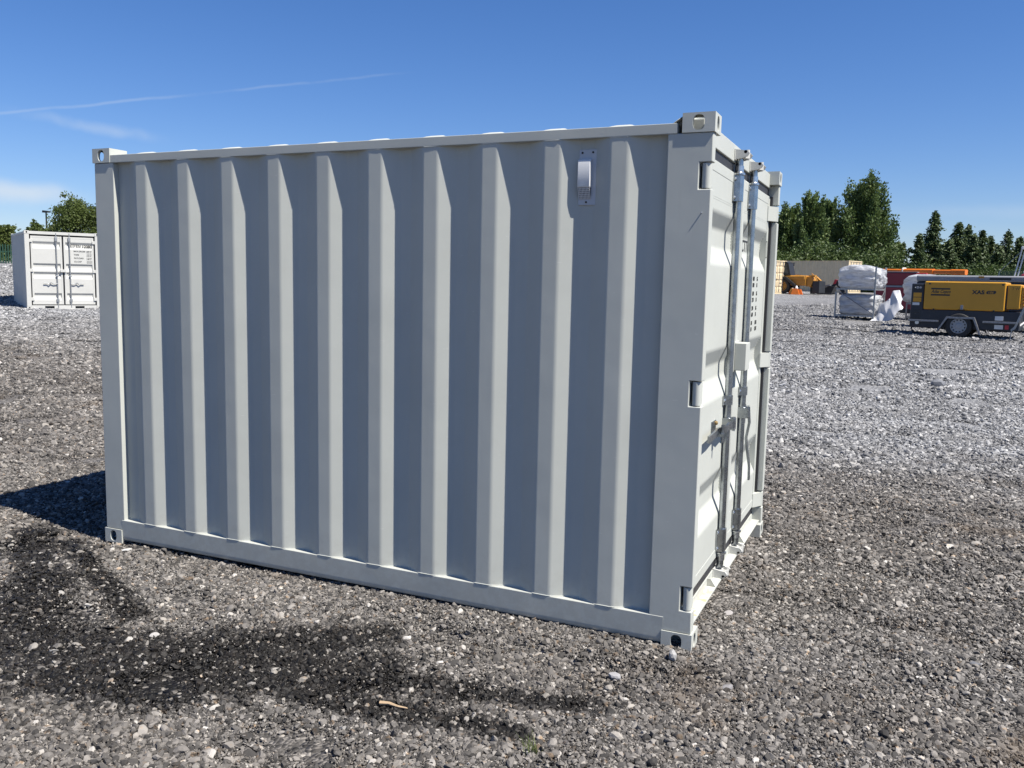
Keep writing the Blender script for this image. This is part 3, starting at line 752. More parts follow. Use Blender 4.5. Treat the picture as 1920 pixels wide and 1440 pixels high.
    for a, c in (((-0.572, 1.985), (-0.541, 1.9865)), ((-0.572, 1.9955), (-0.541, 1.997)), ((-0.572, 1.985), (-0.571, 1.997)), ((-0.542, 1.985), (-0.541, 1.997))): box(b, (a[0], y-0.0292, a[1]), (c[0], y-0.0288, c[1]))
    obj('name_plate', b, M['zinc_bright'], v)
    obj('grille_back', prism(BM(), [(y-0.004, 1.930), (y-0.0055, 1.930), (y-0.0235, 1.9758), (y-0.004, 1.9758)], 0, -0.580, -0.530), M['dark'], v)
    for i in range(9):
        x = -0.5815+i*0.0063
        obj('grille_bar', prism(BM(), [(y-0.0042, 1.929), (y-0.0075, 1.929), (y-0.0265, 1.9760), (y-0.0238, 1.9760)], 0, x, x+0.0026), M['grey_plastic'], v)
    for j in range(6):
        t = (j+.3)/6; z = 1.930+t*0.045; yy = y-0.0078-t*0.0188
        obj('grille_bar', box(BM(), (-0.5815, yy, z), (-0.5285, yy+0.0022, z+0.0024)), M['grey_plastic'], v)
    for x, z in ((-0.571, 2.125), (-0.523, 2.126), (-0.549, 1.916)):
        obj('rivet', lathe(BM(), [(0.0045, 0), (0.0045, 0.002), (0.0022, 0.0036)], (x, y-0.004, z), (0, -1, 0), 10), M['dark'], v)
    return C
MAIN = main_container()

def small_container(name, label, L, Wd, Ht, mat, loc, rz, grooves, rods, text_rows=None, group=None, pockets=True):
    """storage container with its door end at local x = 0 facing +x, length along -x, width along +y"""
    C = thing(name, label, 'shipping container', loc, rz, group)
    c = 0.13
    for x0 in (-L, -c):
        for y0 in (0, Wd-c):
            for z0 in (0, Ht-0.09):
                obj('corner_casting', holed_box(BM(), (x0, y0, z0), (x0+c, y0+c, z0+0.09), 0.012, {(0, 1 if x0 == -c else 0): (.02, .028), (1, 0 if y0 == 0 else 1): (.024, .028)}), mat, C)
            obj('corner_post', box(BM(), (x0+0.004, y0+0.004, 0.091), (x0+c-0.004, y0+c-0.004 if y0 == 0 else Wd-0.004, Ht-0.091), 0.008), mat, C)
    for s in (0, 1):
        f = (lambda y: y) if s == 0 else (lambda y: Wd-y)
        obj('top_side_rail', box(BM(), (-L+c, f(0.004), Ht-0.08), (-c, f(0.07), Ht-0.02), 0.004), mat, C)
        obj('bottom_side_rail', box(BM(), (-L+c, f(0.006), 0.02), (-c, f(0.08), 0.14), 0.004), mat, C)
        pr = round_profile(corr_profile(-L+c-0.01, -c+0.01, -L+c+0.06, 0.29, 0.078, 0.055, 0.010, 0.046), 0.012, 2)
        o = obj('side_panel', sheet(BM(), pr, lambda p, t: (p[0], f(p[1]), t), 0.139, Ht-0.079), mat, C, angle=60)
        m = gauge(o); m.thickness = 0.002; m.offset = -1 if s == 0 else 1
    obj('roof_panel', box(BM(), (-L+0.05, 0.03, Ht-0.04), (-0.05, Wd-0.03, Ht-0.021)), mat, C)
    obj('end_panel', box(BM(), (-L+0.02, c, 0.1), (-L+0.04, Wd-c, Ht-0.09)), mat, C)
    obj('door_header', box(BM(), (-0.12, c, Ht-0.095), (-0.012, Wd-c, Ht-0.012), 0.004), mat, C)
    s = BM(); zs = 0.12
    if pockets:
        pk = [(Wd*0.235, Wd*0.36), (Wd*0.64, Wd*0.765)]; ys = [c, pk[0][0], pk[0][1], pk[1][0], pk[1][1], Wd-c]
        for i in range(5):
            if i in (1, 3): box(s, (-0.10, ys[i], 0.100), (-0.014, ys[i+1], zs)); box(s, (-0.10, ys[i], 0.012), (-0.014, ys[i+1], 0.030)); box(s, (-0.30, ys[i], 0.0305), (-0.25, ys[i+1], 0.0995))
            else: box(s, (-0.10, ys[i]+.0005, 0.011), (-0.0135, ys[i+1]-.0005, zs+.0005))
    else: box(s, (-0.10, c, 0.012), (-0.013, Wd-c, zs), 0.003)
    obj('door_sill', s, mat, C)
    obj('door_gap', box(BM(), (-0.110, 0.075, zs+.001), (-0.085, Wd-0.075, Ht-0.096)), M['rubber'], C)
    zb, zt = zs+0.026, Ht-0.140; mid = Wd/2
    for di, (y0, y1) in enumerate(((c+0.030, mid-0.022), (mid+0.022, Wd-c-0.030))):
        d = thing('door', None, None); d.parent = C
        b = BM(); box(b, (-0.084, y0, zb), (-0.040, y0+0.05, zt), .003); box(b, (-0.084, y1-0.05, zb), (-0.040, y1, zt), .003)
        box(b, (-0.084, y0+.0505, zt-0.05), (-0.041, y1-.0505, zt), .003); box(b, (-0.084, y0+.0505, zb), (-0.041, y1-.0505, zb+0.05), .003)
        obj('door_frame', b, mat, d)
        pr = [(-0.046, zt-0.049)]
        for a, e, f, g in grooves: pr += [(-0.046, a), (-0.080, e), (-0.080, f), (-0.046, g)]
        pr.append((-0.046, zb+0.049))
        o = obj('door_panel', sheet(BM(), round_profile(pr, .01, 2), lambda p, t: (p[0], t, p[1]), y0+.0505, y1-.0505), mat, d, angle=60)
        m = gauge(o); m.thickness = 0.002
        sg = -1 if di == 0 else 1
        for k, off in enumerate(rods):
            yr = mid+sg*off
            b = cyl(BM(), (-0.022, yr, 0.06), (-0.022, yr, Ht-0.04), 0.017, 12); obj('lock_rod', b, M['zinc_dull'], d)
            for z0, z1 in ((0.22, 0.33), (Ht-0.28, Ht-0.15), (0.95, 1.0)):
                obj('rod_bracket', box(BM(), (-0.045, yr-0.035, z0), (-0.002, yr+0.035, z1), 0.008), M['zinc_dull'], d)
            hz = 0.76*Ht/2.26 if k == 0 else 0.9
            pts = [(-0.004, yr, hz), (-0.008, yr+sg*0.10, hz-0.02), (0.0, yr+sg*0.17, hz+0.025), (-0.004, yr+sg*0.22, hz-0.035), (-0.008, yr+sg*0.27, hz), (-0.004, yr+sg*0.36, hz+0.005)]
            b = tube(BM(), pts, 0.014, 6); obj('handle', b, M['zinc_dull'], d)
        for z in (0.3, 1.13, Ht-0.28):
            ye = y0 if di == 0 else y1
            obj('hinge', box(BM(), (-0.04, ye-0.06 if di == 0 else ye-0.04, z-0.045), (-0.012, ye+0.04 if di == 0 else ye+0.06, z+0.045), .006), mat, d)
        if di == 1 and text_rows:
            for s_, y, z, sz in text_rows: text(s_, sz, M['print'], d, frame_mat((-0.0425, y, z), (0, 1, 0), (0, 0, 1)), bold=sz*.03)
    b = BM(); box(b, (-0.039, mid-0.09, 1.09), (0.012, mid+0.06, 1.17), 0.004); obj('lock_box', b, mat, C)
    return C

lx, ly = -22.354, 13.603
TR = [('CTTN 120806', 1.19, 1.825, 0.105), ('MAX.GROSS', 1.275, 1.690, 0.058), ('4,000 KG', 1.62, 1.708, 0.036), ('8,820 LB', 1.62, 1.668, 0.036),
      ('TARE', 1.280, 1.590, 0.058), ('1,060 KG', 1.62, 1.608, 0.036), ('2,340 LB', 1.62, 1.568, 0.036), ('PAYLOAD', 1.280, 1.490, 0.058), ('2,940 KG', 1.62, 1.508, 0.036), ('6,480 LB', 1.62, 1.468, 0.036),
      ('CU.CAP', 1.280, 1.390, 0.058), ('15.0 CU.M', 1.62, 1.408, 0.036), ('530 CU.FT', 1.62, 1.368, 0.036)]
small_container('shipping_container', 'small white container with black lettering and grey locking rods, by the gravel bank', 3.1, 1.98, 2.26, M['cream'], (lx, ly, gz(lx, ly)-0.005), rad(-30),
                [(1.965, 1.90, 1.86, 1.76), (1.335, 1.28, 1.22, 1.12), (1.085, 1.03, 0.98, 0.90), (0.475, 0.42, 0.37, 0.27)], [0.175], TR)
for nm, lab, u, dpt, ht in (('shipping_container', 'tan container end beside the telehandler, its door face in full sun', 1471, 63.0, 2.45), ('shipping_container', 'long tan container behind the telehandler with its ribbed side in shade', 1587.5, 72.0, 2.68)):
    x, y = spot(u if dpt > 70 else 1440, dpt)
    small_container(nm, lab, 6.06, 2.44, ht, M['tan'], (x, y, gz(x, y)-0.005), rad(-22), [(2.1, 2.03, 1.98, 1.90), (1.6, 1.53, 1.48, 1.40), (1.1, 1.03, .98, .9), (.6, .53, .48, .4)], [0.28, 0.75], None, 'tan containers under the trees', False)

# ------------------------------------------------------------------ vegetation
def leaf_mat(name, cols, tr=0.25):
    t = NT(name)
    f = t.node('ShaderNodeNewGeometry').outputs['Random Per Island']
    big = t.noise(t.objc, 0.5, 3)
    f = t.math('ADD', t.math('MULTIPLY', f, 0.42), t.math('MULTIPLY', t.smooth(big, 0.3, 0.7), 0.48))
    c = t.ramp(f, [(0.0, cols[0]), (0.5, cols[1]), (1.0, cols[2])])
    p = t.pri(c, 0.55, spec=0.35)
    tl = t.node('ShaderNodeBsdfTranslucent'); t.put(tl.inputs[0], c)
    mxs = t.node('ShaderNodeMixShader'); mxs.inputs[0].default_value = tr
    t.l.new(p, mxs.inputs[1]); t.l.new(tl.outputs[0], mxs.inputs[2])
    return t.done(mxs.outputs[0])
M['poplar'] = leaf_mat('poplar_leaves', ((0.050, 0.085, 0.026), (0.105, 0.155, 0.046), (0.175, 0.21, 0.068)))
M['broad'] = leaf_mat('broad_leaves', ((0.045, 0.070, 0.016), (0.085, 0.115, 0.026), (0.14, 0.16, 0.045)))
M['conifer'] = leaf_mat('conifer_needles', ((0.034, 0.056, 0.021), (0.064, 0.096, 0.032), (0.115, 0.135, 0.045)), 0.12)
M['hedge'] = leaf_mat('hedge_leaves', ((0.034, 0.060, 0.017), (0.064, 0.100, 0.026), (0.105, 0.135, 0.038)))
M['grass'] = leaf_mat('weed_blades', ((0.06, 0.09, 0.025), (0.11, 0.14, 0.04), (0.20, 0.19, 0.07)))
M['bark'] = plain('bark', (0.10, 0.078, 0.058), 0.9, 0.5, 5, bump=0.6)

def tn(rr, m):
    return np.clip(rr.normal(0, 1, (m, 3)), -1.55, 1.55)
def leaves(P, size, rr, long=1.6, dirs=None, updir=0.0):
    """diamond leaves at points P; dirs: preferred long axis"""
    n = len(P)
    a = rr.normal(0, 1, (n, 3)) if dirs is None else dirs+rr.normal(0, .45, (n, 3))
    a /= np.linalg.norm(a, axis=1)[:, None]
    b = np.cross(a, rr.normal(0, 1, (n, 3))); b /= np.linalg.norm(b, axis=1)[:, None]
    s = size*rr.uniform(.6, 1.3, n)[:, None]
    c = np.cross(a, b)*s*0.18
    V = np.stack([P-a*s*long*.5, P+b*s*.5+c, P+a*s*long*.5, P-b*s*.5+c], 1).reshape(-1, 3)
    return V, np.arange(4*n).reshape(n, 4)
def limb(bm, pts, r0, r1, seg=7):
    n = len(pts)-1
    for i in range(n):
        cyl(bm, pts[i], pts[i+1], r0+(r1-r0)*i/n, seg, r0+(r1-r0)*(i+1)/n, caps=False)
def tree(name, label, u, depth, v_top, width, style, seed, cat='tree', group=None, dense=1.0, base=None):
    rr = np.random.default_rng(seed)
    x, y = spot(u, depth); z = gz(x, y) if base is None else base
    h = zat(u, v_top, depth)-z
    T = thing(name, label, cat, (x, y, z), 0, group); ls = 1.0
    bm = BM(); Ls, Ds = [], []
    limb(bm, [Vector((0, 0, -0.1)), Vector((.05*rr.normal(), .05*rr.normal(), h*.45)), Vector((.15*rr.normal(), .15*rr.normal(), h*(.93 if style == 'conifer' else .74)))], 0.03*h**.8+.06, 0.025)
    R = width/2
    if style == 'poplar':
        nb = int(120*dense)
        for i in range(nb):
            t = rr.uniform(0.04, 0.9); z0 = h*t*0.80; az = rr.uniform(0, 6.283)
            env = R*(math.sin(math.pi*min(1, (0.22+t*0.78))**0.9)**.7)
            ln = min(h-z0, h*rr.uniform(.16, .34)*(1.12-t*.5)); tip_r = env*rr.uniform(.25, 1.0)
            p0 = Vector((0, 0, z0)); p2 = Vector((math.cos(az)*tip_r, math.sin(az)*tip_r, z0+ln)); p1 = Vector((math.cos(az)*tip_r*.72, math.sin(az)*tip_r*.72, z0+ln*.42))
            if i % 2 == 0: limb(bm, [p0, p1, p2], 0.055, 0.012, 5)
            for k in range(7):
                s = 0.25+0.75*k/6; c = p0*(1-s)**2+p1*2*s*(1-s)+p2*s*s
                m = int(36*dense); g = (0.27 if k < 4 else .15)*min(R, 3.2)/2.4
                q = np.array(c)+tn(rr, m)*np.array([g, g, g*(1.3 if k < 4 else 2.6)]); Ls.append(q)
                Ds.append(np.tile(np.array([math.cos(az)*.5, math.sin(az)*.5, 0.9]), (m, 1)))
        size, lng = 0.17, 1.5
    elif style == 'conifer':
        nw = int(h*6.5)
        for i in range(nw):
            t = i/nw; z0 = h*(0.03+0.95*t)
            for k in range(int(7-3*t)):
                az = rr.uniform(0, 6.283); ln = R*1.12*(1-t)**1.0*rr.uniform(.45, 1.12)+.06
                tip = np.array([math.cos(az)*ln, math.sin(az)*ln, -0.10*ln+0.12*ln*rr.normal()+.15])
                if ln > .8 and k < 2: limb(bm, [Vector((0, 0, z0)), Vector((0, 0, z0))+Vector(tip)*.9], .03, .008, 4)
                m = int((14+ln*22)*dense); s = rr.uniform(.1, 1.0, m)**.75
                q = np.array([0, 0, z0])+s[:, None]*tip+rr.normal(0, 1, (m, 3))*np.array([.13, .13, .12]); q[:, 2] -= 0.18*s*ln*.5
                Ls.append(q); Ds.append(np.tile(np.array([math.cos(az), math.sin(az), -.35]), (m, 1)))
        q = np.stack([rr.normal(0, .06, 60), rr.normal(0, .06, 60), rr.uniform(h*.9, h, 60)], 1); Ls.append(q); Ds.append(np.tile([0, 0, 1.], (60, 1)))
        size, lng = 0.15, 2.2
    else:
        nb = int(46*dense)
        for i in range(nb):
            d = rr.normal(0, 1, 3); d /= np.linalg.norm(d); rad_ = rr.uniform(.35, 1.0)**.6
            c = np.array([d[0]*R*rad_, d[1]*R*rad_, h*.56+d[2]*h*.42*rad_])
            if i % 2 == 0: limb(bm, [Vector((0, 0, h*.2)), Vector((c[0]*.5, c[1]*.5, h*.2+(c[2]-h*.2)*.6)), Vector(c)], .06, .015, 5)
            m = int(420*dense); g = R*.20
            Ls.append(c+tn(rr, m)*np.array([g, g, g*.8])); Ds.append(rr.normal(0, 1, (m, 3)))
            for _ in range(2):   # outward sprigs
                e = c+d*g*rr.uniform(1.3, 2.1)+rr.normal(0, .1, 3); Ls.append(e+rr.normal(0, g*.3, (45, 3))); Ds.append(np.tile(d, (45, 1)))
        size, lng = 0.13, 1.5
    Pp = np.concatenate(Ls); Dd = np.concatenate(Ds)
    ok = Pp[:, 2] > 0.12; Pp, Dd = Pp[ok], Dd[ok]
    V, F = leaves(Pp, size*(depth/88.0)**.8, rr, lng, Dd)
    obj('trunk', bm, M['bark'], T)
    np_obj('crown', V, F, M[{'poplar': 'poplar', 'conifer': 'conifer'}.get(style, 'broad')], T)
    return T
G1, G2 = 'poplars beyond the yard', 'conifers along the yard edge'
tree('poplar_tree', 'tallest broad poplar rising behind the tan container', 1612, 88, 318, 7.4, 'poplar', 3, group=G1, dense=1.1)
tree('poplar_tree', 'narrow poplar between the tallest poplar and the grey container', 1545, 92, 344, 2.4, 'poplar', 4, group=G1, dense=.7)
tree('poplar_tree', 'feathery poplar just left of the narrow poplar', 1514, 86, 346, 3.8, 'poplar', 5, group=G1, dense=.9)
tree('poplar_tree', 'lowest poplar, closest to the grey container', 1473, 90, 380, 4.4, 'poplar', 6, group=G1)
tree('bushy_tree', 'bushy tree on the right flank of the tallest poplar', 1658, 86, 448, 3.4, 'broad', 7, dense=.8)
con = [(1742, 84, 399, 5.0, 'tallest pointed conifer behind the orange boom'), (1716, 79, 440, 2.7, 'short dark conifer leaning on the tallest conifer'), (1788, 86, 419, 5.6, 'rounded conifer right of the tallest conifer'),
       (1806, 90, 424, 3.0, 'thin conifer spire over the grey generator'), (1832, 84, 434, 4.2, 'sharp conifer over the yellow compressor lettering'), (1817, 81, 440, 3.6, 'stunted conifer before the sharp conifer'),
       (1848, 88, 444, 4.0, 'small conifer right of the sharp conifer'), (1880, 86, 435, 4.0, 'sparse conifer left of the lighting mast'), (1903, 86, 446, 4.2, 'conifer directly behind the lighting mast'), (1930, 88, 440, 5.0, 'conifer cut by the right picture edge'), (1772, 80, 452, 4.4, 'low conifer between the tallest and the rounded conifer'), (1866, 80, 462, 4.4, 'lowest conifer, above the right end of the compressor')]
for i, (u, dp, vt, wd, lab) in enumerate(con):
    tree('conifer_tree', lab, u, dp, vt, wd, 'conifer', 40+i, group=G2, dense=0.55 if 'sparse' in lab else 1.0)
tree('bushy_tree', 'large bushy tree behind the small white container', 160, 52, 384, 4.0, 'broad', 71, dense=1.1)
tree('bushy_tree', 'low bushy tree left of the lamp post', 84, 56, 412, 1.5, 'broad', 72, dense=.5)
tree('bushy_tree', 'dark bushy tree at the left picture edge', -6, 50, 414, 1.7, 'broad', 73, dense=.8)
# hedge: one far mass of shrubs under the trees and along the skyline
def hedge(seed=5):
    rr = np.random.default_rng(seed); Ls = []
    for u in np.arange(1380, 2060, 5.5):
        dp = 79+rr.uniform(-2.0, 3); x, y = spot(u, dp); z = gz(x, y)
        top = 3.3+.7*math.sin(u*.05)+rr.uniform(-.6, .7) if u < 1675 else 2.0+rr.uniform(-.4, .4)
        for k in range(5):
            c = np.array([x+rr.normal(0, .5), y+rr.normal(0, .8), z+top*(k+.4)/5])
            Ls.append(c+rr.normal(0, 1, (130, 3))*np.array([.55, .55, .45]))
    for u in np.arange(-300, 300, 9):
        dp = 60+rr.uniform(-2, 2); x, y = spot(u, dp); z = gz(x, y)
        top = 1.35+rr.uniform(-.3, .3)
        for k in range(3):
            c = np.array([x+rr.normal(0, .5), y+rr.normal(0, .5), z+top*(k+.4)/3]); Ls.append(c+rr.normal(0, 1, (40, 3))*np.array([.5, .5, .4]))
    for u in np.arange(200, 1390, 9):
        dp = 95+rr.uniform(-3, 3); x, y = spot(u, dp); z = gz(x, y); top = 4.4+1.2*math.sin(u*.021)+rr.uniform(-.8, 1.0)
        for k in range(4):
            c = np.array([x+rr.normal(0, .6), y+rr.normal(0, .6), z+top*(k+.4)/4]); Ls.append(c+rr.normal(0, 1, (150, 3))*np.array([.62, .8, .62]))
    V, F = leaves(np.concatenate(Ls), 0.17, rr, 1.5)
    o = np_obj('hedge', V, F, M['hedge'])
    return meta(o, 'dense green shrub bank running along the foot of the trees', 'hedge', kind='stuff')
hedge()

# ------------------------------------------------------------------ yard equipment
M['yellow'] = paint('yellow_machine_paint', (0.52, 0.255, 0.018), 0.45, 0.08, 0.05, 0.08, scale=1)
M['jcb'] = paint('amber_machine_paint', (0.42, 0.19, 0.018), 0.5, 0.15, 0.05, 0.3)
M['orange'] = paint('orange_boom_paint', (0.60, 0.15, 0.012), 0.42, 0.06, 0.05, 0.05)
M['bright_orange'] = plain('orange_plastic', (0.85, 0.20, 0.02), 0.5, 0.1)
M['navy'] = paint('dark_blue_grey_paint', (0.017, 0.021, 0.030), 0.45, 0.2, 0.05, 0.15)
M['greylid'] = paint('mid_grey_paint', (0.24, 0.245, 0.26), 0.5, 0.1, 0.05, 0.1)
M['maroon'] = paint('maroon_paint', (0.16, 0.012, 0.022), 0.45, 0.12, 0.05, 0.12)
M['red'] = paint('red_paint', (0.45, 0.03, 0.04), 0.5, 0.1, 0.05, 0.1)
M['rim'] = paint('silver_rim_paint', (0.30, 0.31, 0.32), 0.4, 0.1, 0.02, 0.1)
M['white'] = paint('white_paint', (0.60, 0.60, 0.585), 0.45, 0.05, 0.05, 0.08)
M['tyre'] = plain('tyre_rubber', (0.022, 0.022, 0.023), 0.75, 0.3, 20, bump=0.3)
M['glass'] = NT('cab_glass'); M['glass'] = M['glass'].done(M['glass'].pri((0.03, 0.045, 0.055), 0.08, spec=0.6))
M['fence'] = paint('green_fence_paint', (0.010, 0.045, 0.026), 0.5, 0.15, 0.03, 0.1)
M['steel'] = metal('plain_steel', (0.30, 0.30, 0.31), 0.45, 0.7)
M['wood'] = plain('pale_wood', (0.46, 0.33, 0.20), 0.8, 0.3, 30)
M['black'] = plain('black_steel', (0.02, 0.021, 0.023), 0.5, 0.3)
def film():
    t = NT('shrink_film'); p = t.objc
    m = t.node('ShaderNodeMapping'); t.put(m.inputs[0], p); m.inputs['Scale'].default_value = (1.3, 1.3, 5.5); m.inputs['Rotation'].default_value = (0.25, 0.35, 0.1)
    n = t.noise(m.outputs[0], 2.4, 6, 0.65)
    c = t.mix(t.smooth(n, 0.42, 0.66), (0.66, 0.67, 0.68), (0.30, 0.305, 0.32))
    nb = t.bump(t.math('ADD', t.noise(m.outputs[0], 3.0, 5, 0.65), t.noise(p, 7, 3)), 0.8, 0.05)
    tl = t.node('ShaderNodeBsdfTranslucent'); tl.inputs[0].default_value = (0.75, 0.75, 0.76, 1)
    ms = t.node('ShaderNodeMixShader'); ms.inputs[0].default_value = 0.35
    t.l.new(t.pri(c, 0.28, normal=nb, spec=0.5), ms.inputs[1]); t.l.new(tl.outputs[0], ms.inputs[2])
    return t.done(ms.outputs[0])
M['film'] = film()
M['sheet'] = plain('white_plastic_sheet', (0.56, 0.56, 0.57), 0.35, 0.10, 5, bump=0.2)

def wheel(parent, c, r, w, axis, rim_mat, name='wheel'):
    a = Vector(axis)
    t = obj(name, lathe(BM(), [(r*.58, -w*.16), (r*.60, -w*.40), (r*.80, -w*.5), (r*.96, -w*.42), (r, -w*.25), (r, w*.25), (r*.96, w*.42), (r*.80, w*.5), (r*.60, w*.40), (r*.58, w*.16)], c, axis, 32), M['tyre'], parent)
    b = BM(); lathe(b, [(r*.60, w*.30), (r*.62, w*.40), (r*.57, w*.44), (r*.53, w*.30), (r*.42, w*.22), (r*.25, w*.30), (r*.20, w*.40), (r*.10, w*.42)], c, axis, 28)
    obj('rim', b, rim_mat, t)
    x = a.orthogonal().normalized(); y = a.cross(x)
    b = BM()
    for k in range(12):
        q = 2*math.pi*k/12; p = Vector(c)+(x*math.cos(q)+y*math.sin(q))*r*.475+a*w*.262
        lathe(b, [(r*.062, 0), (r*.062, w*.05)], p, axis, 8)
    obj('rim_slot', b, M['black'], t)
    return t

def compressor():
    x0, y0 = 2.066, 22.264; z0 = gz(x0, y0)
    T = thing('trailer_compressor', 'yellow and dark grey towable compressor on a single axle', 'compressor', (x0, y0, z0), rad(-10))
    Wd = 1.32; Y = M['yellow']
    obj('canopy', box(BM(), (-0.90, 0.0, 0.735), (1.02, Wd, 1.485), 0.035, 3), Y, T)
    obj('rear_canopy', box(BM(), (1.055, 0.03, 0.80), (1.36, Wd-0.03, 1.43), 0.03, 3), Y, T)
    obj('canopy_gap', box(BM(), (1.0, 0.06, 0.80), (1.07, Wd-0.06, 1.40)), M['black'], T)
    lv = obj('louvre_panel', box(BM(), (1.3605, 0.10, 0.86), (1.375, Wd-0.10, 1.40), 0.004), Y, T)
    for k in range(6):
        z = 0.88+k*0.085
        obj('louvre', prism(BM(), [(1.376, z), (1.46, z+0.01), (1.462, z+0.025), (1.376, z+0.065)], 1, 0.05, Wd-0.12), Y, lv)
    obj('front_housing', box(BM(), (-1.22, 0.02, 0.34), (-0.905, Wd-0.02, 1.42), 0.03, 3), M['navy'], T)
    pn = obj('control_panel', box(BM(), (-1.17, 0.008, 1.20), (-0.93, 0.03, 1.40), 0.006), M['black'], T)
    for x, r in ((-1.07, 0.035), (-1.00, 0.028), (-1.13, 0.012)): obj('gauge', lathe(BM(), [(r, 0), (r, .008), (r*.7, .012)], (x, 0.008, 1.31), (0, -1, 0), 16), M['greylid'] if r > .02 else M['white'], pn)
    for z in (1.06, 0.93): obj('warning_plate', box(BM(), (-1.165, 0.0125, z), (-0.96, 0.0195, z+0.115), .002), Y, T)
    obj('data_plate', box(BM(), (-1.175, 0.0125, 0.84), (-1.00, 0.0195, 0.91), .002), M['white'], T)
    obj('chassis', box(BM(), (-1.22, 0.03, 0.24), (1.38, Wd-0.03, 0.732), 0.02), M['navy'], T)
    b = BM(); box(b, (-1.24, -0.05, 0.405), (-0.50, 0.03, 0.455), .006); obj('step_rail', b, M['steel'], T)
    b = BM(); box(b, (0.55, -0.05, 0.425), (1.32, 0.03, 0.475), .006); obj('step_rail', b, M['steel'], T)
    for x, z, w_, h_ in ((0.82, 0.50, .19, .11), (0.82, 0.275, .20, .11)): obj('data_plate', box(BM(), (x, 0.018, z), (x+w_, 0.0285, z+h_), .002), M['white'], T)
    obj('red_plate', box(BM(), (1.06, 0.018, 0.275), (1.15, 0.0285, 0.385), .002), M['red'], T)
    # mudguard and wheels
    prof = [(-0.53, 0.16), (-0.30, 0.565), (0.36, 0.565), (0.54, 0.11), (0.50, 0.11), (0.33, 0.515), (-0.27, 0.515), (-0.49, 0.16)]
    for ya, yb in ((-0.14, 0.06), (Wd-0.06, Wd+0.14)):
        obj('mudguard', prism(BM(), prof, 1, ya, yb), M['steel'], T)
    wheel(T, (0, -0.02, 0.325), 0.325, 0.20, (0, -1, 0), M['rim']); wheel(T, (0, Wd+0.02, 0.325), 0.325, 0.20, (0, 1, 0), M['rim'])
    obj('axle', cyl(BM(), (0, 0.05, 0.325), (0, Wd-0.05, 0.325), 0.04), M['black'], T)
    b = BM(); tube(b, [(1.30, 0.30, 0.30), (1.45, 0.45, 0.45), (2.2, 0.66, 0.50)], 0.045, 8); tube(b, [(1.30, Wd-0.30, 0.30), (1.45, Wd-0.45, 0.45), (2.2, 0.66, 0.50)], 0.045, 8)
    obj('tow_bar', b, M['steel'], T)
    obj('side_strut', prism(BM(), [(1.44, 0.86), (1.47, 0.78), (1.30, 0.30), (1.22, 0.24), (1.19, 0.27), (1.27, 0.36)], 1, 0.0, 0.03), M['zinc_dull'], T)
    b = BM(); tube(b, [(1.22, 0.05, 0.30), (1.20, 0.05, 0.02)], 0.012, 6); box(b, (1.15, 0.0, 0.0), (1.25, 0.1, 0.02)); obj('support_leg', b, M['zinc_dull'], T)
    b = BM(); tube(b, [(-1.20, 0.2, 0.30), (-1.16, 0.2, 0.12), (-1.08, 0.2, 0.10)], 0.02, 6); obj('rear_stand', b, M['black'], T)
    for x in (-0.66, 0.76): obj('hinge', box(BM(), (x, -0.016, 0.70), (x+0.04, 0.012, 0.76), .004), M['black'], T)
    obj('latch', box(BM(), (0.0, -0.014, 0.755), (0.065, 0.004, 0.87), .004), M['greylid'], T)
    obj('latch_slot', box(BM(), (-0.05, -0.010, 0.742), (0.11, 0.002, 0.757)), M['black'], T)
    obj('lifting_eye', tube(BM(), [(-0.48, 0.66, 1.48), (-0.46, 0.66, 1.51), (-0.43, 0.66, 1.51), (-0.41, 0.66, 1.48)], 0.012, 6), M['black'], T)
    for a, c in (((-0.22, 1.118), (0.21, 1.123)), ((-0.22, 1.318), (0.21, 1.323)), ((-0.22, 1.124), (-0.215, 1.317)), ((0.205, 1.124), (0.21, 1.317))):
        obj('panel_edge', box(BM(), (a[0], -0.003, a[1]), (c[0], 0.001, c[1])), Y, T)
    for k in range(5): obj('intake_slat', box(BM(), (-1.16, 0.010, 0.42+k*0.07), (-0.96, 0.022, 0.45+k*0.07), .003), M['black'], T)
    obj('hose_coupling', lathe(BM(), [(0.035, 0), (0.035, 0.05), (0.05, 0.055), (0.05, 0.075)], (-1.02, 0.03, 0.375), (0, -1, 0), 14), M['zinc_bright'], T)
    for x in (-0.80, 0.92): obj('corner_latch', box(BM(), (x, -0.012, 1.40), (x+0.05, 0.002, 1.44), .004), M['black'], T)
    # markings
    F = lambda x, z: frame_mat((x, -0.0012, z), (1, 0, 0), (0, 0, 1))
    for z in (1.268, 1.105): obj('stripe', box(BM(), (-0.735, -0.0012, z), (-0.27, 0.001, z+0.042)), M['print'], T)
    text('Atlas Copco', 0.115, M['print'], T, F(-0.725, 1.180), shear=0.35, sx=0.79, bold=.003)
    text('XAS', 0.135, M['print'], T, F(0.255, 1.172), sx=1.08, bold=.007, space=1.08)
    b = BM(); poly = []
    for k in range(24):
        q = 2*math.pi*k/24; poly.append((0.69+(0.07 if math.cos(q) > 0 else -0.07)+0.043*math.cos(q)+0.012*math.sin(q), 1.218+0.043*math.sin(q)))
    prism(b, poly, 1, -0.0012, 0.001); obj('badge', b, M['print'], T)
    text('186', 0.085, M['yellow'], T, frame_mat((0.605, -0.0022, 1.189), (1, 0, 0), (0, 0, 1)), shear=.25, sx=1.05)
    text('7 W', 0.10, M['print'], T, frame_mat((1.155, 0.0288, 1.29), (1, 0, 0), (0, 0, 1)), sx=.9)
    return T
compressor()

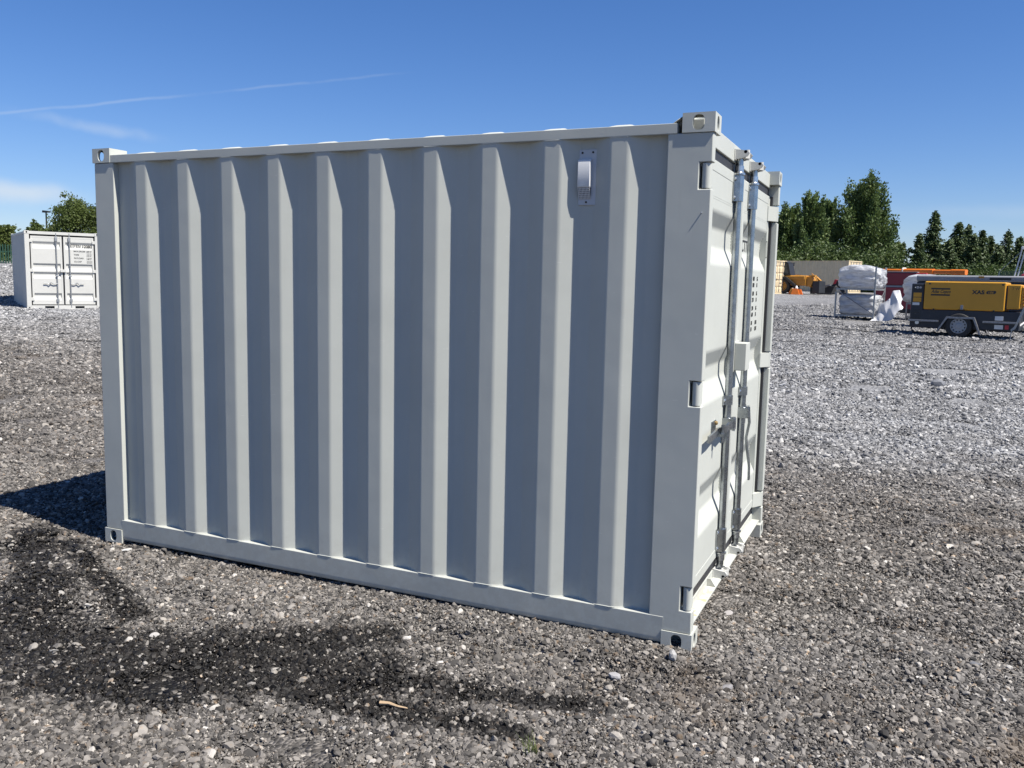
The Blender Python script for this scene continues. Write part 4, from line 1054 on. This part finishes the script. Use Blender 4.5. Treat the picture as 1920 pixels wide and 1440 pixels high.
def generator():
    u0, dp = 1717, 26.6
    x, y = spot(u0, dp); z = gz(x, y)
    T = thing('generator', 'dark canopied generator with mid grey lid behind the yellow compressor', 'generator', (x, y, z), rad(-8))
    zt = zat(1717, 515.5, dp)-z
    obj('body', box(BM(), (0, 0, 0.30), (2.95, 1.2, zt-0.19), 0.03), M['navy'], T)
    obj('lid', box(BM(), (-0.02, -0.02, zt-0.185), (2.97, 1.22, zt), 0.05, 3), M['greylid'], T)
    obj('vent', box(BM(), (1.95, -0.026, zt-0.135), (2.5, -0.012, zt-0.055)), M['black'], T)
    obj('vent_frame', box(BM(), (1.95, -0.030, zt-0.150), (2.5, -0.012, zt-0.138)), M['white'], T)
    obj('sticker', box(BM(), (1.66, -0.024, zt-0.075), (1.80, -0.012, zt-0.015)), M['jcb'], T)
    obj('skid', box(BM(), (0.1, 0.1, 0.0), (2.85, 1.1, 0.295), 0.01), M['black'], T)
    obj('exhaust', tube(BM(), [(2.82, 0.2, zt-.02), (2.82, 0.2, zt+0.10), (2.86, 0.2, zt+0.42), (2.95, 0.2, zt+.75)], 0.018, 6), M['zinc_dull'], T)
generator()

def lump(L, D, Hh, seed, amp=0.07, arch=0.0):
    """shrink-wrapped load: a soft box with sags and folds"""
    rr = random.Random(seed); b = BM(); bmesh.ops.create_cube(b, size=1.0)
    bmesh.ops.subdivide_edges(b, edges=b.edges[:], cuts=13, use_grid_fill=True)
    for v in b.verts:
        p = v.co.copy(); q = p*2; k = (abs(q.x)**7+abs(q.y)**7+abs(q.z)**7)**(1/7)
        if k > 0: q = q/k*max(abs(q.x), abs(q.y), abs(q.z))
        n = math.sin(7*q.x+seed)*math.cos(5*q.z+2*q.y)+.7*math.sin(11*q.y+9*q.z+seed*2)+.5*math.sin(17*q.x-13*q.z+q.y*6)
        s = 1+amp*n*.5
        top = 1+arch*(math.cos(q.x*1.9+.3)-.5) if q.z > 0 else 1
        v.co = Vector((q.x*L/2*s, q.y*D/2*s, Hh/2+q.z*Hh/2*top*(1+amp*.25*n)))
    return b
def stillage(name, label, u, dp, rz, wd, dpth, tiers, tier_h, loads):
    x, y = spot(u, dp); z = gz(x, y)
    T = thing(name, label, 'stillage rack', (x, y, z), rz)
    r = 0.024; hh = tier_h*tiers
    for px in (0, wd):
        for py in (0, dpth):
            obj('post', box(BM(), (px-r, py-r, 0), (px+r, py+r, hh*(1.0 if tiers == 1 else (.52 if py == 0 and px == 0 else 1.0)))), M['zinc_dull'], T)
    for k in range(tiers):
        zz = 0.14+k*tier_h
        for a, b_ in (((0, 0), (wd, 0)), ((0, dpth), (wd, dpth)), ((0, 0), (0, dpth)), ((wd, 0), (wd, dpth))):
            obj('rail', box(BM(), (a[0]-r*.7 if a[0] == b_[0] else a[0]+r, a[1]-r*.7 if a[1] == b_[1] else a[1]+r, zz-.03), (b_[0]+r*.7 if a[0] == b_[0] else b_[0]-r, b_[1]+r*.7 if a[1] == b_[1] else b_[1]-r, zz+.03)), M['zinc_dull'], T)
        obj('deck', box(BM(), (r, r, zz-.022), (wd-r, dpth-r, zz+0.012)), M['black'], T)
    obj('brace', tube(BM(), [(0.03, -0.01, tier_h+.09), (wd-0.03, -0.01, 0.22)], 0.016, 6), M['steel'], T)
    obj('brace', tube(BM(), [(wd+.01, 0.03, 0.22), (wd+.01, dpth-.03, tier_h+.09)], 0.012, 6), M['steel'], T)
    return T, (x, y, z)
RZ = rad(-14)
T1, (sx_, sy_, sz_) = stillage('stillage', 'two tier galvanised stillage rack left of the plastic sheet', 1567, 31.0, RZ, 1.32, 1.2, 2, 0.93, None)
def on_rack(base, rz, lx_, ly_, lz):
    c, s = math.cos(rz), math.sin(rz)
    return (base[0]+lx_*c-ly_*s, base[1]+lx_*s+ly_*c, base[2]+lz)
for k, (lab, hgt, arch) in enumerate((('film wrapped load on the lower tier of the tall rack', 0.74, 0.05), ('film wrapped load with arched top on the upper tier of the tall rack', 0.80, 0.22))):
    o = obj('wrapped_load', lump(1.26 if k == 0 else 1.42, 1.12, hgt, 3+k*4, 0.075, arch), M['film'], angle=70)
    o.location = on_rack((sx_, sy_, sz_), RZ, 0.70, 0.6, 0.155+k*0.93); o.rotation_euler = (0, 0, RZ)
    meta(o, lab, 'wrapped load', 'film wrapped loads')
T2, b2 = stillage('stillage', 'low galvanised stillage rack half hidden by the yellow compressor', 1701, 30.6, RZ, 1.3, 1.2, 1, 0.62, None)
T2b = box(BM(), (-0.02, -0.02, 0.60), (1.32, 1.22, 0.66)); obj('deck', T2b, M['zinc_dull'], T2)
o = obj('wrapped_load', lump(1.5, 1.1, 0.95, 21, 0.09, 0.15), M['film'], angle=50); o.location = on_rack(b2, RZ, 0.55, 0.6, 0.665); o.rotation_euler = (0, 0, RZ)
meta(o, 'film wrapped load behind the dark end of the yellow compressor', 'wrapped load', 'film wrapped loads')
b = lump(0.5, 0.5, 0.50, 33, 0.05, 0.1); o = obj('red_drum_cover', b, M['red'], angle=50); o.location = on_rack(b2, RZ, 0.30, 0.5, 0.155); o.rotation_euler = (0, 0, RZ)
meta(o, 'small red load under the low rack beside the compressor', 'load')
# draped plastic sheet
def drape():
    x, y = spot(1674, 30.0); z = gz(x, y)
    nx_, nz_ = 44, 36; b = BM(); V = []
    def lerp(tab, s):
        for (a, p), (c, q) in zip(tab, tab[1:]):
            if s <= c: f = (s-a)/(c-a); f = f*f*(3-2*f); return p+(q-p)*f
        return tab[-1][1]
    for j in range(nz_+1):
        t = j/nz_; row = []
        for i in range(nx_+1):
            s = i/nx_
            ztop = lerp([(0, .20), (.25, .62), (.55, .78), (.72, 1.06), (.88, 1.08), (1, .80)], s)
            zbot = lerp([(0, 0.0), (.5, 0.0), (.62, .05), (1, .42)], s)
            X = -0.66+1.02*s+(0.10*(1-s))*t-.10*t*s
            fold = (0.075*math.sin(6*s+1.5*t)+.03*math.sin(14*s-3*t+1)+.010*math.sin(31*s+7*t))
            Z = zbot+(ztop-zbot)*t+.025*math.sin(21*s+6*t)*t*(1-t)*4
            row.append(b.verts.new((X+.03*math.sin(9*t+12*s), -0.28+fold*(1-.3*t)+0.38*t, max(0.0, Z))))
        V.append(row)
    for j in range(nz_):
        for i in range(nx_): b.faces.new((V[j][i], V[j][i+1], V[j+1][i+1], V[j+1][i]))
    o = obj('plastic_sheet', b, M['sheet'], angle=80); o.location = (x, y, z+.015); o.rotation_euler = (0, 0, rad(-6))
    m = gauge(o); m.thickness = 0.004
    meta(o, 'crumpled white plastic sheet hanging to the ground beside the tall rack', 'plastic sheet')
drape()

def red_cabinet():
    dp = 37.5; x, y = spot(1640, dp); z = gz(x, y)
    T = thing('machine_cabinet', 'maroon metal cabinet with pale middle rail behind the wrapped loads', 'cabinet', (x, y, z), rad(-6))
    zt = zat(1680, 511, dp)-z; zm = zat(1680, 537, dp)-z
    for a, c in ((zm+0.04, zt), (0.16, zm-0.04)): obj('panel', box(BM(), (0, 0, a), (1.58, 0.8, c), 0.05, 3), M['maroon'], T)
    obj('middle_rail', box(BM(), (0.0, 0.005, zm-0.039), (1.58, 0.79, zm+0.039)), M['greylid'], T)
    obj('top_rail', box(BM(), (-0.02, 0.0, zt+.001), (1.60, 0.8, zt+0.03), .004), M['greylid'], T)
    obj('side_panel', box(BM(), (1.585, 0.1, 0.2), (1.95, 0.75, zt-0.02), 0.02), M['red'], T)
    obj('plinth', box(BM(), (0.05, 0.05, 0), (1.55, 0.75, 0.158)), M['black'], T)
red_cabinet()

def boom_lift():
    dp = 44.0
    xa, ya = spot(1606, dp); xb, yb = spot(1808, dp-4.2)
    z = gz(xa, ya); L = math.hypot(xb-xa, yb-ya); rz = math.atan2(yb-ya, xb-xa)
    T = thing('boom_lift', 'boom lift with its long orange boom stowed level above the machines', 'boom lift', (xa, ya, z), rz)
    za = zat(1606, 508, dp)-z; zb = zat(1808, 510.5, dp-4.2)-z
    def Zb(t): return za+(zb-za)*t
    def seg(t0, t1, h, w, name, mat):
        pts = []
        p = [(-w, -h*.6), (-w*.6, -h), (w*.6, -h), (w, -h*.6), (w, h*.6), (w*.6, h), (-w*.6, h), (-w, h*.6)]
        b = BM(); A = [b.verts.new((t0*L, q[0], Zb(t0)+q[1])) for q in p]; B = [b.verts.new((t1*L, q[0], Zb(t1)+q[1])) for q in p]
        for i in range(8): b.faces.new((A[i], A[(i+1) % 8], B[(i+1) % 8], B[i]))
        b.faces.new(A[::-1]); b.faces.new(B); obj(name, b, mat, T, angle=20)
    seg(0.0, 0.445, 0.115, 0.13, 'boom_section', M['orange']); seg(0.452, 0.72, 0.135, 0.16, 'boom_section', M['orange']); seg(0.72, 0.88, 0.105, 0.12, 'boom_section', M['orange']); seg(0.88, 1.0, 0.125, 0.15, 'boom_section', M['orange'])
    seg(0.445, 0.452, 0.19, 0.19, 'collar', M['white'])
    obj('turret', box(BM(), (L*0.40, -0.45, 0.75), (L*0.68, 0.75, Zb(.5)-0.22), 0.05), M['white'], T)
    obj('chassis', box(BM(), (L*0.32, -0.55, 0.42), (L*0.74, 0.95, 0.745), 0.04), M['greylid'], T)
    obj('boom_mount', box(BM(), (L*0.43, -0.12, Zb(.45)-0.22), (L*0.50, 0.12, Zb(.45)-0.15)), M['greylid'], T)
    for fx in (.36, .70):
        for fy, ax in ((-0.62, (0, -1, 0)), (1.02, (0, 1, 0))): wheel(T, (L*fx, fy, 0.42), 0.42, 0.30, ax, M['white'])
boom_lift()

def telehandler():
    dp = 65.2; x, y = spot(1478, dp); z = gz(x, y)
    T = thing('telehandler', 'amber telehandler with black cab in front of the long tan container', 'telehandler', (x, y, z), rad(-14))
    J = M['jcb']
    obj('chassis', box(BM(), (-2.6, -0.9, 0.60), (1.55, 0.95, 1.35), 0.06), J, T)
    obj('engine_cover', box(BM(), (-0.2, -0.95, 1.0), (1.5, 0.1, 1.33), 0.08, 3), J, T)
    cb = obj('cab', prism(BM(), [(-0.95, 1.36), (0.42, 1.36), (0.20, 2.25), (-0.05, 2.38), (-0.85, 2.38)], 1, -0.92, 0.05), M['black'], T)
    obj('window', prism(BM(), [(-0.72, 1.48), (0.22, 1.48), (0.06, 2.18), (-0.72, 2.20)], 1, -0.935, -0.915), M['glass'], cb)
    obj('mirror', box(BM(), (0.62, -1.02, 2.02), (0.68, -0.92, 2.28), .01), M['black'], cb); obj('mirror_arm', tube(BM(), [(0.2, -.9, 2.25), (0.65, -.97, 2.24)], 0.015, 6), M['black'], cb)
    obj('boom', prism(BM(), [(-2.6, 1.50), (-2.6, 1.82), (0.3, 1.42), (1.9, 1.30), (2.25, 1.00), (2.1, 0.85), (1.6, 1.10)], 1, 0.2, 0.55), J, T)
    obj('boom_head', prism(BM(), [(1.55, 0.55), (1.55, 1.25), (1.95, 1.25), (2.05, 1.00), (1.9, 0.55)], 1, -0.75, 0.15), J, T)
    b = BM(); box(b, (1.72, -0.82, 1.27), (2.18, -0.40, 1.38), .02); tube(b, [(1.9, -.7, 1.5), (2.15, -.7, 1.3), (2.35, -.7, 0.95)], .04, 6); obj('hitch', b, J, T)
    obj('mudguard', prism(BM(), [(-0.75, 1.05), (-0.62, 1.28), (0.15, 1.25), (0.85, 0.70), (0.90, 0.50), (0.80, 0.50), (0.10, 1.10), (-0.55, 1.14)], 1, -1.15, -0.78), M['black'], T)
    for cx_ in (-2.0, -0.1):
        wheel(T, (cx_, -0.92, 0.55), 0.55, 0.38, (0, -1, 0), J); wheel(T, (cx_, 0.98, 0.55), 0.55, 0.38, (0, 1, 0), J)
    b = BM(); box(b, (2.0, -0.7, 0.05), (2.5, 0.6, 0.95), .02); obj('fork_carriage', b, M['black'], T)
    for fy in (-0.5, 0.35): obj('fork', box(BM(), (2.5, fy, 0.05), (3.35, fy+.12, 0.11), .01), M['black'], T)
telehandler()
def bucket_arm():
    dp = 66.0; x, y = spot(1534, dp); z = gz(x, y)
    T = thing('digger_attachment', 'black loader arm attachment with red hinge lying right of the telehandler', 'attachment', (x, y, z), rad(-10))
    obj('bucket', prism(BM(), [(0, 0), (1.05, 0), (1.25, 0.55), (0.9, 0.62), (0.4, 0.42), (-0.1, 0.30)], 1, -0.5, 0.6), M['black'], T)
    obj('top_plate', prism(BM(), [(0.15, 0.52), (0.95, 0.64), (0.95, 0.74), (0.15, 0.62)], 1, -0.6, 0.6), M['zinc_dull'], T)
    obj('arm', prism(BM(), [(0.95, 0.62), (1.25, 1.06), (1.42, 1.06), (1.95, 0.25), (1.75, 0.10), (1.28, 0.72), (1.08, 0.52)], 1, -0.12, 0.12), M['black'], T)
    obj('hinge_plate', prism(BM(), [(1.05, 0.75), (1.18, 1.12), (1.36, 1.08), (1.25, 0.80)], 1, -0.16, 0.16), M['red'], T)
    obj('foot', box(BM(), (1.6, -0.4, 0.0), (2.1, 0.4, 0.16), .02), M['black'], T)
    b = box(BM(), (-0.62, -0.35, 0.50), (-0.18, 0.05, 0.90), .03); o = obj('side_box', b, M['jcb'], T)
    obj('box_stand', box(BM(), (-0.55, -0.3, 0.0), (-0.25, 0.0, 0.499)), M['black'], T)
bucket_arm()
for i, (u, lab, r, hgt, mt) in enumerate(((1491, 'orange plastic barrier bundle on the ground before the telehandler', 0.40, 0.46, 'bright_orange'), (1485, 'pale yellow drum standing by the telehandler wheel', 0.16, 0.42, 'jcb'))):
    dp = 63.2; x, y = spot(u, dp); T = thing('barrier_bundle' if i == 0 else 'small_drum', lab, 'barrier' if i == 0 else 'drum', (x, y, gz(x, y)))
    if i == 0:
        for k, (ox, oy, rr_) in enumerate(((-.22, 0, 0), (0.2, .1, 1), (0.0, -.25, 2))):
            obj('barrier_block', prism(BM(), [(ox-.30, 0), (ox+.30, 0), (ox+.16, .34+.04*k), (ox-.16, .34+.04*k)], 1, oy-.10, oy+.10), M['bright_orange'], T)
        obj('white_cap', lathe(BM(), [(0.10, 0.385), (0.12, .45), (0.06, .60), (0.02, .64)], (0.05, 0.0, 0), (0, 0, 1), 12), M['white'], T)
    else:
        obj('body', lathe(BM(), [(r, 0), (r*1.05, .05), (r, .1), (r, hgt*.8), (r*.7, hgt)], (0, 0, 0), (0, 0, 1), 16), M[mt], T); obj('cap', lathe(BM(), [(.05, hgt), (.05, hgt+.05)], (0, 0, 0), (0, 0, 1), 10), M['white'], T)

def red_trailer():
    dp = 23.6; x, y = spot(1907, dp+1.6); z = gz(x, y)
    T = thing('red_trailer_machine', 'red towable machine cut off by the right picture edge', 'trailer', (x, y, z), rad(-10))
    zt = zat(1907, 513, dp+1.6)-z
    obj('body', box(BM(), (0.0, 0, 0.62), (2.4, 1.3, zt), 0.12, 4), M['maroon'], T)
    obj('top_vent', box(BM(), (0.08, 0.2, zt-.01), (0.5, 1.1, zt+0.07), .02), M['white'], T)
    obj('frame', box(BM(), (-0.05, 0.05, 0.50), (2.4, 1.25, 0.618), .01), M['zinc_dull'], T)
    obj('axle', cyl(BM(), (0.75, -0.1, 0.31), (0.75, 1.4, 0.31), 0.05, 8), M['black'], T)
    obj('spring_hanger', box(BM(), (0.68, 0.2, 0.31), (0.82, 1.1, 0.499)), M['black'], T)
    wheel(T, (0.75, -0.12, 0.31), 0.31, 0.2, (0, -1, 0), M['white']); wheel(T, (0.75, 1.42, 0.31), 0.31, 0.2, (0, 1, 0), M['white'])
    b = BM(); tube(b, [(-0.05, .65, .55), (-1.3, .65, .42)], .035, 8); obj('draw_bar', b, M['zinc_dull'], T)
    b = BM(); tube(b, [(-1.2, .65, .42), (-1.2, .65, .03)], .02, 8); box(b, (-1.27, .58, 0), (-1.13, .72, .03)); obj('prop_stand', b, M['zinc_dull'], T)
red_trailer()

def light_mast():
    dp = 30.0; x, y = spot(1897, dp); z = gz(x, y)
    T = thing('lighting_mast', 'slim white lighting mast leaning above the red machine', 'lighting tower', (x, y, z))
    z1 = zat(1907, 468, dp)-z; dx = (1907-1897)/FPX*dp
    zb = 1.0
    for o_ in (0, 0.10): obj('mast_tube', tube(BM(), [(-0.10+o_, 0, zb), (dx+o_, 0, z1)], 0.022, 8), M['white'], T)
    for k in range(9):
        t = k/8; obj('rung', cyl(BM(), (-0.10+(dx+.10)*t, 0, zb+(z1-zb)*t), (0.0+(dx+.10)*t, 0, zb+(z1-zb)*t), 0.012, 6), M['zinc_dull'], T)
    obj('lamp_bar', box(BM(), (dx-0.02, -0.10, z1), (dx+1.3, 0.10, z1+0.10), .01), M['white'], T); obj('lamp_bar', box(BM(), (dx+0.05, -0.10, z1+0.14), (dx+1.3, 0.10, z1+0.21), .01), M['white'], T)
    obj('lamp_post', box(BM(), (dx+.3, -.05, z1+.10), (dx+.38, .05, z1+.14)), M['white'], T)
    obj('stay_wire', tube(BM(), [(dx, 0, z1-.05), (-0.45, 0, 1.8), (-.48, 0, 1.0)], .008, 5), M['zinc_dull'], T)
    obj('stand', prism(BM(), [(-0.8, 0), (0.9, 0), (0.35, 1.02), (-0.55, 1.02)], 1, -0.4, 0.4), M['greylid'], T)
light_mast()

def fence(label, u0, u1, dp0, dp1, n, hgt, base=None):
    x0, y0 = spot(u0, dp0); x1, y1 = spot(u1, dp1); L = math.hypot(x1-x0, y1-y0); z = gz((x0+x1)/2, (y0+y1)/2) if base is None else base
    T = thing('palisade_fence', label, 'fence', (x0, y0, z), math.atan2(y1-y0, x1-x0))
    pale = None
    for i in range(n):
        X = L*(i+.5)/n
        if pale is None:
            b = prism(BM(), [(-0.034, 0.05), (0.034, 0.05), (0.034, hgt-.08), (0.0, hgt), (-0.034, hgt-.08)], 1, -0.014, -0.004); o = pale = obj('pale', b, M['fence'], T); o.location = (X, 0, 0)
        else:
            o = pale.copy(); COL.objects.link(o); o.parent = T; o.location = (X, 0, 0)
    for zz in (0.35, hgt-.45): obj('rail', box(BM(), (0, -0.003, zz), (L, 0.045, zz+0.05)), M['fence'], T)
    for k in range(int(L/2.75)+1):
        obj('post', box(BM(), (k*2.75-.05, 0.046, -0.1), (k*2.75+.05, 0.12, hgt-.12)), M['fence'], T)
fence('green palisade fence on top of the gravel bank at left', -70, 60, 46, 49, 26, 1.9, base=zat(15, 501, 47)-.62)
fence('green palisade fence glimpsed between the compressor and the red machine', 1868, 1990, 70, 66, 44, 2.2)

def lamp_post():
    dp = 64; x, y = spot(93, dp); z = gz(x, y)
    T = thing('lamp_post', 'thin dark lamp post peeping over the bushy trees at left', 'lamp post', (x, y, z))
    zt = zat(93, 400, dp)-z
    obj('pole', cyl(BM(), (0, 0, 0), (0, 0, zt), 0.07, 10, 0.05), M['black'], T); obj('lamp_head', prism(BM(), [(-.25, zt), (.28, zt), (.32, zt+.10), (-.2, zt+.16)], 1, -.15, .15), M['black'], T)
lamp_post()

# ------------------------------------------------------------------ small things on the gravel
def stone(label, u, v, a, col, seed, flat=.6):
    r = np.random.default_rng(seed)
    d = ray(u, v); t = -CAM[2]/d[2]; p = CAM+d*t; x, y = float(p[0]), float(p[1])
    V, F = ICO2; P = V*(1+r.normal(0, .05, len(V)))[:, None]
    for _ in range(4):
        n = r.normal(0, 1, 3); n /= np.linalg.norm(n); P = P-np.outer(np.maximum(P@n-r.uniform(.5, .75), 0), n)*.9
    P = P*np.array([a, a*r.uniform(.6, .8), a*flat])@rotm(0, 0, r.uniform(0, 6.28)).T
    P[:, 2] -= P[:, 2].min()
    o = np_obj('stone', P, F, plain('stone_%d' % seed, col, .8, .3, 40, bump=.4)); o.location = (x, y, float(H(x, y))-a*.08)
    meta(o, label, 'stone', 'larger stones lying on the gravel')
stone('pale grey wedge stone against the near lower corner casting', 1262, 1243, .030, (.36, .35, .34), 1, .9)
stone('flat pale stone beside the far lower corner casting', 237, 1031, .034, (.50, .49, .47), 2, .4)
stone('smooth pale grey stone within the dark stain', 290, 1197, .024, (.40, .38, .36), 3, .55)
stone('large pale stone in front of the rail towards the near corner', 1152, 1273, .028, (.34, .33, .33), 4, .6)
stone('long grey rounded stone right of the container', 1362, 1296, .030, (.22, .21, .21), 5, .5)
stone('flat grey stone beside the rut on the right', 1818, 1212, .034, (.20, .20, .21), 6, .4)
stone('dark slab stone at the right of the rut', 1828, 1250, .034, (.12, .125, .14), 7, .35)
stone('large dark block of stone in the pale chippings', 1757, 742, .13, (.16, .165, .18), 8, .6)
stone('pale stone near the sill, right of the near corner', 1366, 1150, .032, (.33, .31, .30), 9, .4)
stone('white stone on the gravel at lower left corner', 62, 1064, .030, (.55, .53, .50), 10, .5)
def stick():
    d = ray(737, 1322); p = CAM+d*(-CAM[2]/d[2]); x, y = float(p[0]), float(p[1])
    b = BM(); pts = [Vector((-.055, .0, .0)), Vector((-.02, .004, .003)), Vector((.02, -.003, .002)), Vector((.058, .002, .0))]
    limb(b, pts, .0085, .003, 6)
    o = obj('stick', b, M['wood']); o.location = (x, y, float(H(x, y))+.019); o.rotation_euler = (0, 0, rad(4)); meta(o, 'short splinter of pale wood lying on the dark stain', 'stick')
stick()
def weed():
    rr = np.random.default_rng(8); d = ray(998, 1418); p = CAM+d*(-CAM[2]/d[2]); x, y = float(p[0]), float(p[1])
    V, F = [], []
    for i in range(46):
        az = rr.uniform(0, 6.28); l = rr.uniform(.03, .085); lean = rr.uniform(.1, .7); w = .0016
        bx, by = rr.normal(0, .010, 2); n = len(V)
        t = np.array([math.cos(az), math.sin(az)]); s = np.array([-t[1], t[0]])*w
        for k in range(4):
            f = k/3; q = np.array([bx, by])+t*lean*l*f**1.6; z = l*f*(1-.25*lean*f); ww = s*(1-f*.9)
            V += [(q[0]-ww[0], q[1]-ww[1], z), (q[0]+ww[0], q[1]+ww[1], z)]
        F += [(n+2*k, n+2*k+1, n+2*k+3, n+2*k+2) for k in range(3)]
    o = np_obj('weed_plant', np.array(V), np.array(F), M['grass']); o.location = (x, y, float(H(x, y))); meta(o, 'small green weed tuft growing through the gravel', 'plant')
weed()
